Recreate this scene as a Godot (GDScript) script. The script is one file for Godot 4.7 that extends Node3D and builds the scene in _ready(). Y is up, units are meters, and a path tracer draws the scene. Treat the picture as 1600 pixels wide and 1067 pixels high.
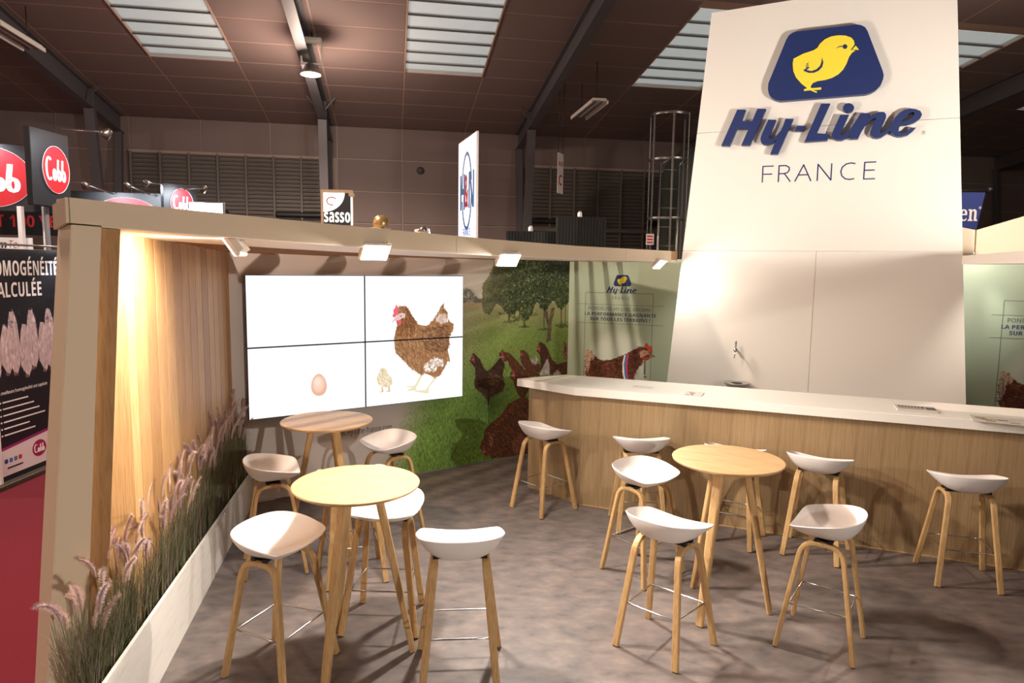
extends Node3D
# A trade-fair stand seen from just outside it: metres, y up, the eye at (0, 2.3, 0).

const HALL_LAMP := 23.0
const FLOOD := 9.0
const TOWER_SPOT := 18.0
const OPPOSITE := 34.0
const LAMP_BACK := -0.2
const SCREEN := 0.95
const WARM := Color(1.0, 0.965, 0.92)

const L_H := [1.203,3.919,1.284,3.914,1.245,3.8,1.35,3.793,1.396,3.914,1.479,3.908,1.341,3.561,1.259,3.565,1.321,3.726,1.21,3.733,1.144,3.565,1.062,3.57]
const L_Y := [1.504,3.802,1.579,3.794,1.524,3.645,1.517,3.625,1.528,3.612,1.553,3.615,1.591,3.645,1.628,3.688,1.648,3.74,1.664,3.799,1.739,3.794,1.612,3.46,1.539,3.464,1.589,3.605,1.556,3.57,1.517,3.56,1.477,3.559,1.448,3.584,1.439,3.617,1.448,3.658]
const L_DASH := [1.776,3.723,1.849,3.721,1.832,3.674,1.752,3.676]
const L_L := [1.979,3.919,2.062,3.916,1.957,3.642,2.075,3.625,2.054,3.569,1.85,3.566]
const L_INE := [2.154,3.802,2.232,3.8,2.165,3.616,2.183,3.61,2.215,3.625,2.236,3.647,2.279,3.711,2.305,3.76,2.331,3.805,2.41,3.801,2.396,3.754,2.435,3.788,2.484,3.806,2.526,3.805,2.546,3.782,2.548,3.751,2.539,3.718,2.504,3.623,2.514,3.611,2.544,3.626,2.584,3.665,2.599,3.698,2.621,3.743,2.653,3.783,2.692,3.81,2.74,3.82,2.788,3.811,2.827,3.791,2.843,3.758,2.831,3.725,2.802,3.7,2.762,3.684,2.722,3.677,2.678,3.676,2.688,3.707,2.72,3.709,2.75,3.723,2.775,3.748,2.783,3.777,2.762,3.788,2.729,3.77,2.701,3.734,2.686,3.709,2.675,3.675,2.662,3.648,2.66,3.618,2.672,3.602,2.699,3.6,2.733,3.613,2.761,3.646,2.803,3.643,2.781,3.614,2.742,3.582,2.694,3.57,2.66,3.57,2.624,3.585,2.602,3.606,2.592,3.628,2.56,3.6,2.52,3.572,2.485,3.566,2.449,3.576,2.429,3.604,2.427,3.632,2.439,3.678,2.466,3.752,2.452,3.753,2.424,3.737,2.384,3.697,2.352,3.644,2.324,3.571,2.251,3.572,2.26,3.606,2.225,3.581,2.182,3.564,2.142,3.566,2.108,3.584,2.093,3.612,2.094,3.636,2.106,3.675]
const L_DOT := [2.271,3.862,2.267,3.877,2.258,3.89,2.245,3.9,2.229,3.906,2.212,3.907,2.197,3.904,2.184,3.895,2.177,3.883,2.175,3.869,2.178,3.855,2.187,3.842,2.201,3.831,2.217,3.825,2.234,3.824,2.249,3.828,2.261,3.836,2.269,3.848]
const BADGE := [1.709,4.619,1.737,4.621,2.247,4.626,2.288,4.614,2.32,4.592,2.342,4.557,2.493,4.18,2.504,4.14,2.501,4.103,2.485,4.054,2.447,4.013,2.408,3.991,2.361,3.98,1.604,3.975,1.559,3.99,1.52,4.02,1.496,4.057,1.485,4.1,1.487,4.154,1.632,4.558,1.652,4.59,1.677,4.61]
const CHICK := [1.708,4.364,1.792,4.402,1.887,4.426,1.918,4.446,1.937,4.481,1.978,4.517,2.032,4.538,2.095,4.541,2.157,4.531,2.207,4.507,2.232,4.475,2.239,4.445,2.225,4.421,2.206,4.397,2.247,4.385,2.222,4.37,2.2,4.336,2.18,4.272,2.155,4.222,2.116,4.182,2.062,4.153,2.006,4.139,1.936,4.134,1.894,4.119,1.876,4.09,1.882,4.071,1.971,4.071,1.972,4.052,1.898,4.052,1.938,4.033,1.931,4.024,1.876,4.053,1.819,4.05,1.817,4.065,1.846,4.074,1.793,4.12,1.739,4.185,1.711,4.248,1.702,4.317]
const BEAK := [2.249,4.43,2.28,4.39,2.22,4.398]
const EYE := [2.178,4.428,2.175,4.437,2.169,4.445,2.161,4.45,2.152,4.451,2.144,4.448,2.139,4.441,2.138,4.432,2.14,4.422,2.146,4.414,2.155,4.409,2.163,4.408,2.171,4.412,2.176,4.418]
const BROW := [2.081,4.418,2.101,4.437,2.141,4.439,2.141,4.431,2.105,4.431]
const WING := [1.963,4.346,1.977,4.302,1.969,4.261,1.939,4.229,1.897,4.213,1.853,4.216,1.816,4.233,1.801,4.25,1.829,4.259,1.818,4.267,1.841,4.272,1.819,4.284,1.842,4.291,1.825,4.301,1.852,4.318,1.834,4.299,1.85,4.29,1.829,4.283,1.856,4.267,1.831,4.245,1.874,4.23,1.916,4.241,1.949,4.271,1.96,4.308]
const GHEN := [-0.528,1.285,-0.479,1.281,-0.422,1.21,-0.365,1.166,-0.296,1.157,-0.228,1.175,-0.107,1.216,-0.041,1.253,0.025,1.291,0.077,1.327,0.129,1.35,0.188,1.36,0.234,1.342,0.275,1.292,0.315,1.268,0.309,1.242,0.263,1.245,0.252,1.212,0.193,1.208,0.187,1.194,0.137,1.112,0.093,1.042,0.064,0.913,0.014,0.781,-0.395,0.747,-0.519,0.944,-0.542,1.011,-0.537,1.107,-0.533,1.189]
const GTAIL := [-0.528,1.285,-0.479,1.281,-0.407,1.19,-0.476,1.165,-0.488,1.083,-0.507,0.999,-0.542,1.011,-0.537,1.107,-0.533,1.189]
const GCOMB := [0.194,1.36,0.212,1.414,0.238,1.402,0.259,1.37,0.284,1.391,0.299,1.307,0.262,1.298,0.234,1.336]
const GWAT := [0.192,1.241,0.263,1.249,0.264,1.219,0.232,1.2,0.193,1.208]
const GFACE := [0.137,1.297,0.189,1.327,0.248,1.317,0.262,1.278,0.211,1.255,0.153,1.225]
const GBEAK := [0.256,1.284,0.295,1.283,0.318,1.262,0.309,1.239,0.263,1.249]
const GR_W := [-0.047,1.246,-0.03,1.254,-0.048,1.139,-0.036,1.006,-0.01,0.911,0.013,0.821,-0.007,0.82,-0.037,0.925,-0.064,1.031,-0.067,1.151]
const GR_B := [-0.03,1.254,-0.008,1.262,-0.027,1.141,-0.018,1.034,0.01,0.913,0.029,0.823,0.013,0.821,-0.01,0.911,-0.036,1.006,-0.048,1.139]
const GR_R := [-0.008,1.262,0.015,1.273,-0.008,1.142,-0,1.035,0.026,0.914,0.046,0.824,0.029,0.823,0.01,0.913,-0.018,1.034,-0.027,1.141]
const SHEN := [1.465,1.704,1.471,1.763,1.483,1.842,1.489,1.876,1.559,1.881,1.601,1.85,1.636,1.785,1.69,1.718,1.714,1.679,1.756,1.666,1.818,1.658,1.855,1.674,1.873,1.706,1.898,1.705,1.917,1.743,1.967,1.809,1.992,1.863,2.036,1.907,2.03,1.851,2.081,1.794,2.087,1.727,2.12,1.681,2.159,1.668,2.152,1.601,2.107,1.535,2.101,1.433,2.082,1.4,2.115,1.256,2.083,1.264,2.044,1.187,1.981,1.101,1.93,1.092,1.867,1.116,1.793,1.15,1.756,1.13,1.683,1.18,1.599,1.242,1.563,1.288,1.457,1.392,1.44,1.447,1.435,1.544,1.453,1.619,1.471,1.672]
const SCOMB := [1.489,1.853,1.46,1.902,1.443,1.854,1.425,1.844,1.431,1.806,1.413,1.775,1.442,1.758,1.471,1.789,1.483,1.832]
const SFACE := [1.5,1.805,1.536,1.809,1.565,1.797,1.562,1.749,1.535,1.755,1.5,1.73,1.436,1.724,1.413,1.697,1.413,1.722,1.448,1.758]
const SWAT := [1.469,1.731,1.523,1.729,1.515,1.691,1.496,1.681,1.477,1.704]
const SLEGW := [1.805,1.266,1.917,1.314,2.044,1.267,2.019,1.212,1.968,1.227,1.918,1.151,1.805,1.171,1.787,1.206]
const STAILW := [1.917,1.721,1.967,1.797,2.017,1.774,2.081,1.772,2.081,1.705,2.017,1.684]
const SLEG1 := [1.75,1.142,1.774,1.14,1.719,1.033,1.688,0.991,1.701,0.968,1.598,0.966,1.586,0.979,1.646,1.001,1.574,1.013,1.574,1.024,1.664,1.016,1.682,1.031]
const SLEG2 := [1.918,1.093,1.949,1.087,1.855,0.988,1.843,0.944,1.855,0.92,1.805,0.919,1.682,0.953,1.676,0.967,1.793,0.959,1.818,0.968]
const CHK := [1.262,1.202,1.278,1.235,1.312,1.246,1.346,1.224,1.362,1.175,1.403,1.124,1.413,1.066,1.372,1.031,1.3,1.038,1.25,1.071,1.231,1.129,1.241,1.166]
const CHKL := [1.284,1.039,1.3,1.038,1.31,0.983,1.26,0.984,1.29,0.997]
const CHKL2 := [1.361,1.036,1.378,1.04,1.386,0.98,1.324,0.982,1.365,0.994]
const EGG := [0.709,1.114,0.705,1.085,0.697,1.058,0.684,1.036,0.667,1.019,0.647,1.01,0.627,1.008,0.606,1.014,0.587,1.027,0.571,1.047,0.559,1.071,0.552,1.099,0.55,1.128,0.553,1.157,0.561,1.184,0.574,1.206,0.591,1.222,0.61,1.232,0.631,1.234,0.651,1.229,0.67,1.216,0.686,1.197,0.699,1.172,0.706,1.144]
const MH1 := [2.426,1.225,2.45,1.272,2.466,1.32,2.506,1.289,2.564,1.237,2.614,1.135,2.656,1.089,2.706,1.107,2.848,1.239,2.909,1.163,2.877,1,2.922,0.91,2.879,0.834,2.718,0.784,2.702,0.743,2.694,0.686,2.672,0.689,2.668,0.746,2.601,0.831,2.502,0.904,2.485,0.962,2.508,1.058,2.496,1.157,2.459,1.185]
const MH2 := [2.83,1.283,2.872,1.331,2.907,1.3,2.968,1.289,3.038,1.234,3.11,1.164,3.183,1.078,3.328,1.038,3.44,0.999,3.44,0.969,3.257,0.984,3.112,1.054,3.041,1.06,2.988,1.115,2.952,1.197,2.917,1.184,2.866,1.195]
const MH3 := [3.135,1.257,3.143,1.308,3.196,1.305,3.242,1.265,3.289,1.167,3.326,1.142,3.437,1.119,3.449,1.014,3.255,1.043,3.182,1.108,3.145,1.169]
const MH4 := [3.378,1.287,3.404,1.359,3.44,1.394,3.506,1.361,3.564,1.276,3.623,1.167,3.702,1.093,3.876,1.127,3.88,0.957,3.458,0.99,3.446,1.134,3.434,1.239]
const MH5 := [2.99,0.991,2.998,1.049,3.023,1.083,3.112,1.076,3.183,1.042,3.257,0.984,3.331,0.919,3.19,0.694,3.144,0.735,3.09,0.807,3.053,0.898,3.043,0.943]
const MH7 := [3.802,1.307,3.814,1.375,3.86,1.342,3.877,1.288,3.881,1.134,3.816,1.154]
const MH6b := [2.623,0.32,2.647,0.404,2.739,0.472,2.858,0.538,2.977,0.671,3.136,0.729,3.262,0.716,3.194,0.485,2.809,0.325,2.64,0.275]
const MH6 := [2.574,0.197,2.598,0.266,2.707,0.353,2.756,0.448,2.875,0.536,3.013,0.638,3.154,0.712,3.299,0.683,3.35,-0.004,2.744,0.034,2.693,0.093,2.659,0.069,2.617,0.104]
const TRUNK := [3.476,1.777,3.535,1.766,3.566,1.656,3.599,1.805,3.652,1.815,3.601,1.618,3.597,1.451,3.609,1.409,3.524,1.382,3.541,1.485,3.539,1.6]
const M_WING1 := [2.652,0.997,2.69,1.072,2.799,1.057,2.877,0.986,2.852,0.93,2.767,0.912,2.691,0.937]
const M_WHITE4 := [3.431,0.985,3.493,1.1,3.551,1.179,3.583,1.109,3.59,0.98]
const M_WHITE4B := [3.647,0.976,3.704,1.017,3.762,0.997,3.767,0.966]
const M_WHITE3 := [3.298,1.166,3.37,1.228,3.393,1.189,3.382,1.12,3.326,1.134]
const M_LIGHT6 := [2.698,0.354,2.755,0.274,2.746,0.173,2.708,0.207]
const M_PALE6 := [3.037,0.221,3.207,0.288,3.212,0.016,3.058,0.054]
var used := {}
var cache := {}
var rng := RandomNumberGenerator.new()
var font_regular: SystemFont
var font_bold: SystemFont
var font_serif: SystemFont
var m := {}

# ---------- frames: x along a wall, y up, z out of it ----------
var FV := wall_frame(Vector3(-2.472, 0, -6.374), Vector3(0.8208, 0, -0.5713))
var FC := wall_frame(Vector3(0.678, 0, -6.462), Vector3(0.9265, 0, 0.3763))
var FB := wall_frame(Vector3(-1.918, 0, -3.0), Vector3(0.6416, 0, -0.767))
var FH := wall_frame(Vector3(-4.82, 0, -18.2), Vector3(0.98481, 0, -0.17365))
const GREEN_OFF := -1.98
const TOWER_OFF := -1.3
const SLOPE := 0.1326
const EAVE := 5.9

func wall_frame(at: Vector3, along: Vector3) -> Transform3D:
	var x := along.normalized()
	return Transform3D(Basis(x, Vector3.UP, x.cross(Vector3.UP)), at)

func numbered(called: String) -> String:
	if not used.has(called):
		used[called] = 0
		return called
	used[called] += 1
	return "%s_%03d" % [called, used[called]]

func thing(called: String, label: String, category: String, xf := Transform3D.IDENTITY, group := "") -> Node3D:
	var o := Node3D.new()
	o.name = numbered(called)
	add_child(o)
	o.transform = xf
	if label: o.set_meta("label", label)
	if category: o.set_meta("category", category)
	if group: o.set_meta("group", group)
	return o

func place(called: String, xf := Transform3D.IDENTITY, label := "") -> Node3D:
	var o := thing(called, label, "", xf)
	o.set_meta("kind", "structure")
	return o

func part(parent: Node, called: String, mesh: Mesh, material: Material, xf := Transform3D.IDENTITY, label := "") -> MeshInstance3D:
	var o := MeshInstance3D.new()
	o.name = called
	o.mesh = mesh
	o.material_override = material
	parent.add_child(o, true)
	o.transform = xf
	if label: o.set_meta("label", label)
	return o

func at(x: float, y: float, z: float) -> Transform3D:
	return Transform3D(Basis.IDENTITY, Vector3(x, y, z))

func turned(pos: Vector3, yaw: float) -> Transform3D:
	return Transform3D(Basis(Vector3.UP, yaw), pos)

# a box's place so that its own z runs from a to b
func along(a: Vector3, b: Vector3, up := Vector3.UP) -> Transform3D:
	var z := (b - a).normalized()
	if absf(z.dot(up)) > 0.98: up = Vector3(0, 0, 1) if absf(z.z) < 0.9 else Vector3(1, 0, 0)
	var x := up.cross(z).normalized()
	return Transform3D(Basis(x, z.cross(x), z), (a + b) / 2)

func bar(parent: Node, called: String, a: Vector3, b: Vector3, w: float, h: float, material: Material, bevel := 0.003, up := Vector3.UP) -> MeshInstance3D:
	return part(parent, called, cbox(Vector3(w, h, a.distance_to(b)), bevel), material, along(a, b, up))

# ---------- meshes ----------
func tri(st: SurfaceTool, a: Vector3, b: Vector3, c: Vector3, inside: Vector3) -> void:
	var n := (a - c).cross(a - b)
	if n.dot((a + b + c) / 3 - inside) < 0:
		var k := b
		b = c
		c = k
	st.add_vertex(a)
	st.add_vertex(b)
	st.add_vertex(c)

func quad(st: SurfaceTool, a: Vector3, b: Vector3, c: Vector3, d: Vector3, inside: Vector3) -> void:
	tri(st, a, b, c, inside)
	tri(st, a, c, d, inside)

func new_st(smooth := false) -> SurfaceTool:
	var st := SurfaceTool.new()
	st.begin(Mesh.PRIMITIVE_TRIANGLES)
	st.set_smooth_group(0 if smooth else -1)
	return st

func done(st: SurfaceTool) -> ArrayMesh:
	st.generate_normals()
	return st.commit()

# a box with chamfered edges
func cbox(s: Vector3, b := 0.004) -> ArrayMesh:
	var key := "%.4f %.4f %.4f %.4f" % [s.x, s.y, s.z, b]
	if cache.has(key): return cache[key]
	var st := new_st()
	add_cbox(st, s, b, Transform3D.IDENTITY)
	var r := done(st)
	cache[key] = r
	return r

func add_cbox(st: SurfaceTool, s: Vector3, b: float, xf: Transform3D) -> void:
	var h := s / 2
	b = minf(b, minf(h.x, minf(h.y, h.z)) * 0.6)
	var o := xf.origin
	for ax in 3:
		var u := (ax + 1) % 3
		var v := (ax + 2) % 3
		for sg in [-1.0, 1.0]:
			var q := []
			for k in [[-1, -1], [1, -1], [1, 1], [-1, 1]]:
				var p := Vector3.ZERO
				p[ax] = sg * h[ax]
				p[u] = k[0] * (h[u] - b)
				p[v] = k[1] * (h[v] - b)
				q.append(xf * p)
			quad(st, q[0], q[1], q[2], q[3], o)
			for sv in [-1.0, 1.0]:
				var e := []
				for k in [[0, -1], [0, 1], [1, 1], [1, -1]]:
					var p := Vector3.ZERO
					p[ax] = sg * (h[ax] - (b if k[0] == 1 else 0.0))
					p[u] = sv * (h[u] - (0.0 if k[0] == 1 else b))
					p[v] = k[1] * (h[v] - b)
					e.append(xf * p)
				quad(st, e[0], e[1], e[2], e[3], o)
	for sx in [-1, 1]:
		for sy in [-1, 1]:
			for sz in [-1, 1]:
				var g := Vector3(sx, sy, sz)
				tri(st, xf * (g * (h - Vector3(0, b, b))), xf * (g * (h - Vector3(b, 0, b))), xf * (g * (h - Vector3(b, b, 0))), o)

# a solid from four lower and four upper corners
func hexa(p: Array) -> ArrayMesh:
	var st := new_st()
	var c := Vector3.ZERO
	for q in p: c += q / 8.0
	quad(st, p[0], p[1], p[2], p[3], c)
	quad(st, p[4], p[5], p[6], p[7], c)
	for k in 4:
		quad(st, p[k], p[(k + 1) % 4], p[4 + (k + 1) % 4], p[4 + k], c)
	return done(st)

func pv(a: Array) -> PackedVector2Array:
	var r := PackedVector2Array()
	for k in range(0, a.size(), 2): r.append(Vector2(a[k], a[k + 1]))
	return r

func moved(p: PackedVector2Array, by: Vector2, k := 1.0) -> PackedVector2Array:
	var r := PackedVector2Array()
	for q in p: r.append((q + by) * k)
	return r

# a flat outline given thickness, from z0 to z1
func prism(p: PackedVector2Array, z0: float, z1: float, smooth_sides := false) -> ArrayMesh:
	var st := new_st()
	var ids := Geometry2D.triangulate_polygon(p)
	if ids.is_empty(): print("no triangles for ", p)
	for k in range(0, ids.size(), 3):
		var a := p[ids[k]]
		var b := p[ids[k + 1]]
		var c := p[ids[k + 2]]
		var mid := Vector3((a.x + b.x + c.x) / 3, (a.y + b.y + c.y) / 3, (z0 + z1) / 2)
		tri(st, Vector3(a.x, a.y, z1), Vector3(b.x, b.y, z1), Vector3(c.x, c.y, z1), mid)
		tri(st, Vector3(a.x, a.y, z0), Vector3(b.x, b.y, z0), Vector3(c.x, c.y, z0), mid)
	var ccw := not Geometry2D.is_polygon_clockwise(p)
	if smooth_sides: st.set_smooth_group(1)
	for k in p.size():
		var a := p[k]
		var b := p[(k + 1) % p.size()]
		var n := Vector2(b.y - a.y, a.x - b.x) * (1.0 if ccw else -1.0)
		var inside := Vector3((a.x + b.x) / 2 - n.x, (a.y + b.y) / 2 - n.y, (z0 + z1) / 2)
		quad(st, Vector3(a.x, a.y, z0), Vector3(b.x, b.y, z0), Vector3(b.x, b.y, z1), Vector3(a.x, a.y, z1), inside)
	return done(st)

func ring(r: float, n: int, ry := -1.0) -> PackedVector2Array:
	var q := PackedVector2Array()
	for k in n: q.append(Vector2(r * cos(TAU * k / n), (r if ry < 0 else ry) * sin(TAU * k / n)))
	return q

func rounded(w: float, h: float, r: float, n := 3) -> PackedVector2Array:
	var q := PackedVector2Array()
	for c in 4:
		var sx := 1.0 if c == 0 or c == 3 else -1.0
		var sy := 1.0 if c < 2 else -1.0
		for k in n + 1:
			var a := (c + float(k) / n) * PI / 2
			q.append(Vector2(sx * (w / 2 - r) + r * cos(a), sy * (h / 2 - r) + r * sin(a)))
	return q

# an outline carried along a path; side is what the outline's x stays close to
func sweep(st: SurfaceTool, path: Array, prof: PackedVector2Array, side := Vector3.ZERO, ends := true, widths := []) -> void:
	var rows := []
	var n := path.size()
	var last := side
	for k in n:
		var t: Vector3 = (path[mini(k + 1, n - 1)] - path[maxi(k - 1, 0)]).normalized()
		if last == Vector3.ZERO: last = t.cross(Vector3.UP if absf(t.y) < 0.9 else Vector3.RIGHT)
		var x := (last - t * last.dot(t)).normalized()
		if side == Vector3.ZERO: last = x
		var y := t.cross(x)
		var row := []
		var f: float = widths[k] if widths.size() > k else 1.0
		for q in prof: row.append(path[k] + x * q.x * f + y * q.y * f)
		rows.append(row)
	var c := prof.size()
	for k in n - 1:
		var mid: Vector3 = (path[k] + path[k + 1]) / 2
		for j in c:
			quad(st, rows[k][j], rows[k][(j + 1) % c], rows[k + 1][(j + 1) % c], rows[k + 1][j], mid)
	if ends:
		for k in [0, n - 1]:
			var inner: Vector3 = path[1] if k == 0 else path[n - 2]
			for j in c: tri(st, path[k], rows[k][j], rows[k][(j + 1) % c], inner)

func tube(path: Array, r: float, n := 8) -> ArrayMesh:
	var st := new_st(true)
	sweep(st, path, ring(r, n))
	return done(st)

func rod(parent: Node, called: String, a: Vector3, b: Vector3, r: float, material: Material, n := 8) -> MeshInstance3D:
	var key := "rod %.3f %.4f %d" % [a.distance_to(b), r, n]
	if not cache.has(key):
		var l := a.distance_to(b) / 2
		cache[key] = tube([Vector3(0, 0, -l), Vector3(0, 0, l)], r, n)
	return part(parent, called, cache[key], material, along(a, b))

func lathe(prof: Array, n := 24, smooth := true) -> ArrayMesh:
	var st := new_st(smooth)
	for k in prof.size() - 1:
		var a: Vector2 = prof[k]
		var b: Vector2 = prof[k + 1]
		for j in n:
			var u := TAU * j / n
			var v := TAU * (j + 1) / n
			var p0 := Vector3(a.x * cos(u), a.y, a.x * sin(u))
			var p1 := Vector3(a.x * cos(v), a.y, a.x * sin(v))
			var p2 := Vector3(b.x * cos(v), b.y, b.x * sin(v))
			var p3 := Vector3(b.x * cos(u), b.y, b.x * sin(u))
			var dir := Vector2(b.y - a.y, a.x - b.x)
			var mid := (p0 + p1 + p2 + p3) / 4
			var rad := Vector3(cos((u + v) / 2), 0, sin((u + v) / 2))
			var inside := mid - rad * dir.x - Vector3.UP * dir.y
			if a.x > 0.0001: tri(st, p0, p1, p2 if b.x > 0.0001 else p3, inside)
			if b.x > 0.0001: tri(st, p0, p2, p3, inside)
	return done(st)

# lettering fitted into a box whose lower left corner is (x, y), standing depth proud of z
func text(parent: Node, called: String, words: String, x: float, y: float, z: float, w: float, h: float, depth: float, material: Material, font: Font, slant := 0.0, xf := Transform3D.IDENTITY) -> MeshInstance3D:
	var key := words + str(font.get_instance_id())
	if not cache.has(key):
		var t := TextMesh.new()
		t.text = words
		t.font = font
		t.font_size = 48
		t.pixel_size = 0.01
		t.depth = 0.1
		t.curve_step = 1.5
		cache[key] = t
	var box: AABB = cache[key].get_aabb()
	var sx := w / box.size.x
	var sy := h / box.size.y
	var b := Basis(Vector3(sx, 0, 0), Vector3(slant * sy, sy, 0), Vector3(0, 0, depth / 0.1))
	var o := Vector3(x, y, z + depth / 2) - b * Vector3(box.position.x, box.position.y, 0)
	return part(parent, called, cache[key], material, xf * Transform3D(b, o))

# ---------- materials ----------
func mat(c: Color, rough := 0.6, metal := 0.0) -> StandardMaterial3D:
	var r := StandardMaterial3D.new()
	r.albedo_color = c
	r.roughness = rough
	r.metallic = metal
	return r

func rgb(r: float, g: float, b: float) -> Color:
	return Color(r / 255.0, g / 255.0, b / 255.0)

func glow(c: Color, energy: float) -> StandardMaterial3D:
	var r := mat(c, 0.5)
	r.emission_enabled = true
	r.emission = c
	r.emission_energy_multiplier = energy
	return r

# seamless noise run through a ramp of colours
func noise_image(n: int, sd: int, freq: float, octaves: int, ramp: Array, kind := FastNoiseLite.TYPE_SIMPLEX_SMOOTH) -> Image:
	var f := FastNoiseLite.new()
	f.seed = sd
	f.noise_type = kind
	f.frequency = freq
	f.fractal_octaves = octaves
	f.fractal_gain = 0.55
	var src := f.get_seamless_image(n, n)
	src.convert(Image.FORMAT_L8)
	var lut := []
	for k in 256:
		var t := k / 255.0 * (ramp.size() - 1)
		var i := mini(int(t), ramp.size() - 2)
		lut.append(ramp[i].lerp(ramp[i + 1], t - i))
	var data := src.get_data()
	var out := PackedByteArray()
	out.resize(n * n * 3)
	for k in n * n:
		var c: Color = lut[data[k]]
		out[k * 3] = c.r8
		out[k * 3 + 1] = c.g8
		out[k * 3 + 2] = c.b8
	return Image.create_from_data(n, n, false, Image.FORMAT_RGB8, out)

func tex(img: Image) -> ImageTexture:
	img.generate_mipmaps()
	return ImageTexture.create_from_image(img)

func grained(t: Texture2D, sc: Vector3, rough: float, tint := Color.WHITE, world := false) -> StandardMaterial3D:
	var r := mat(tint, rough)
	r.albedo_texture = t
	r.uv1_triplanar = true
	r.uv1_world_triplanar = world
	r.uv1_scale = sc
	r.uv1_triplanar_sharpness = 4.0
	return r

func printed(img: Image, rough := 0.6) -> StandardMaterial3D:
	var r := mat(Color.WHITE, rough)
	r.albedo_texture = tex(img)
	return r

# a flat sheet carrying a print over its whole front, lower left corner at (x, y)
func sheet(parent: Node, called: String, x: float, y: float, z: float, w: float, h: float, material: Material, label := "") -> MeshInstance3D:
	var q := QuadMesh.new()
	q.size = Vector2(w, h)
	return part(parent, called, q, material, at(x + w / 2, y + h / 2, z), label)

# ---------- painting prints ----------
var pic: Image
var pic_s0 := 0.0
var pic_h1 := 0.0
var pic_k := 1.0

func canvas(s0: float, h0: float, s1: float, h1: float, k: float, c: Color) -> void:
	pic = Image.create_empty(int((s1 - s0) * k), int((h1 - h0) * k), false, Image.FORMAT_RGB8)
	pic.fill(c)
	pic_s0 = s0
	pic_h1 = h1
	pic_k = k

func px(p: Vector2) -> Vector2:
	return Vector2((p.x - pic_s0) * pic_k, (pic_h1 - p.y) * pic_k)

func fill_shape(shape: PackedVector2Array, c: Color) -> void:
	var q := PackedVector2Array()
	var top := 1e9
	var low := -1e9
	for p in shape:
		var v := px(p)
		q.append(v)
		top = minf(top, v.y)
		low = maxf(low, v.y)
	for y in range(maxi(0, int(top)), mini(pic.get_height() - 1, int(low)) + 1):
		var xs := []
		for k in q.size():
			var a := q[k]
			var b := q[(k + 1) % q.size()]
			if (a.y <= y + 0.5) != (b.y <= y + 0.5):
				xs.append(a.x + (y + 0.5 - a.y) / (b.y - a.y) * (b.x - a.x))
		xs.sort()
		for k in range(0, xs.size() - 1, 2):
			var x0 := maxi(0, int(round(xs[k])))
			var x1 := mini(pic.get_width(), int(round(xs[k + 1])))
			if x1 > x0: pic.fill_rect(Rect2i(x0, y, x1 - x0, 1), c)

# one brush stroke: an ellipse of colour, in picture pixels
func dab(p: Vector2, l: float, w: float, a: float, c: Color, alpha := 1.0) -> void:
	var ca := cos(a)
	var sa := sin(a)
	var r := maxf(l, w)
	for y in range(maxi(0, int(p.y - r)), mini(pic.get_height(), int(p.y + r) + 1)):
		for x in range(maxi(0, int(p.x - r)), mini(pic.get_width(), int(p.x + r) + 1)):
			var dx := x - p.x
			var dy := y - p.y
			var u := (dx * ca + dy * sa) / l
			var v := (dy * ca - dx * sa) / w
			var d := u * u + v * v
			if d < 1.0: pic.set_pixel(x, y, pic.get_pixel(x, y).lerp(c, alpha * (1.0 - d * d)))

func jitter(c: Color, by: float) -> Color:
	var k := 1.0 + rng.randf_range(-by, by)
	return Color(clampf(c.r * k, 0, 1), clampf(c.g * k, 0, 1), clampf(c.b * k, 0, 1))

# feathers: strokes of the given colours laid inside an outline
func feathers(shape: PackedVector2Array, count: int, l: float, w: float, a: float, spread: float, colours: Array, alpha := 0.7, clip := PackedVector2Array()) -> void:
	var box := Rect2(shape[0], Vector2.ZERO)
	for p in shape: box = box.expand(p)
	for k in count:
		var p := box.position + Vector2(rng.randf(), rng.randf()) * box.size
		if not Geometry2D.is_point_in_polygon(p, shape): continue
		if clip.size() > 0 and not Geometry2D.is_point_in_polygon(p, clip): continue
		dab(px(p), l * rng.randf_range(0.6, 1.3), w * rng.randf_range(0.7, 1.3), a + rng.randf_range(-spread, spread), jitter(colours[rng.randi() % colours.size()], 0.15), alpha)

func _ready() -> void:
	rng.seed = 4711
	look()
	fonts_and_materials()
	hall()
	stand_floor()
	stand_walls()
	canopy()
	tower()
	counter()
	planter()
	tables_and_stools()
	neighbours()

# ---------- camera, sky, exposure ----------
func look() -> void:
	var cam := Camera3D.new()
	cam.name = "camera"
	add_child(cam)
	cam.fov = 53.13
	cam.near = 0.05
	cam.far = 200.0
	cam.transform = Transform3D(Basis.from_euler(Vector3(-deg_to_rad(6.2), 0, 0.0135)), Vector3(0, 2.3, 0))
	cam.current = true
	var sky_look := ProceduralSkyMaterial.new()
	sky_look.sky_top_color = Color(0.86, 0.87, 0.86)
	sky_look.sky_horizon_color = Color(0.86, 0.87, 0.86)
	sky_look.ground_bottom_color = Color(0.5, 0.5, 0.5)
	sky_look.ground_horizon_color = Color(0.7, 0.72, 0.72)
	var env := Environment.new()
	env.background_mode = Environment.BG_SKY
	env.sky = Sky.new()
	env.sky.sky_material = sky_look
	env.background_energy_multiplier = 1.35
	env.tonemap_mode = Environment.TONE_MAPPER_LINEAR
	env.tonemap_exposure = 1.22
	env.sdfgi_enabled = true
	env.ssao_enabled = true
	env.ssil_enabled = true
	var we := WorldEnvironment.new()
	we.name = "environment"
	we.environment = env
	add_child(we)

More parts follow.
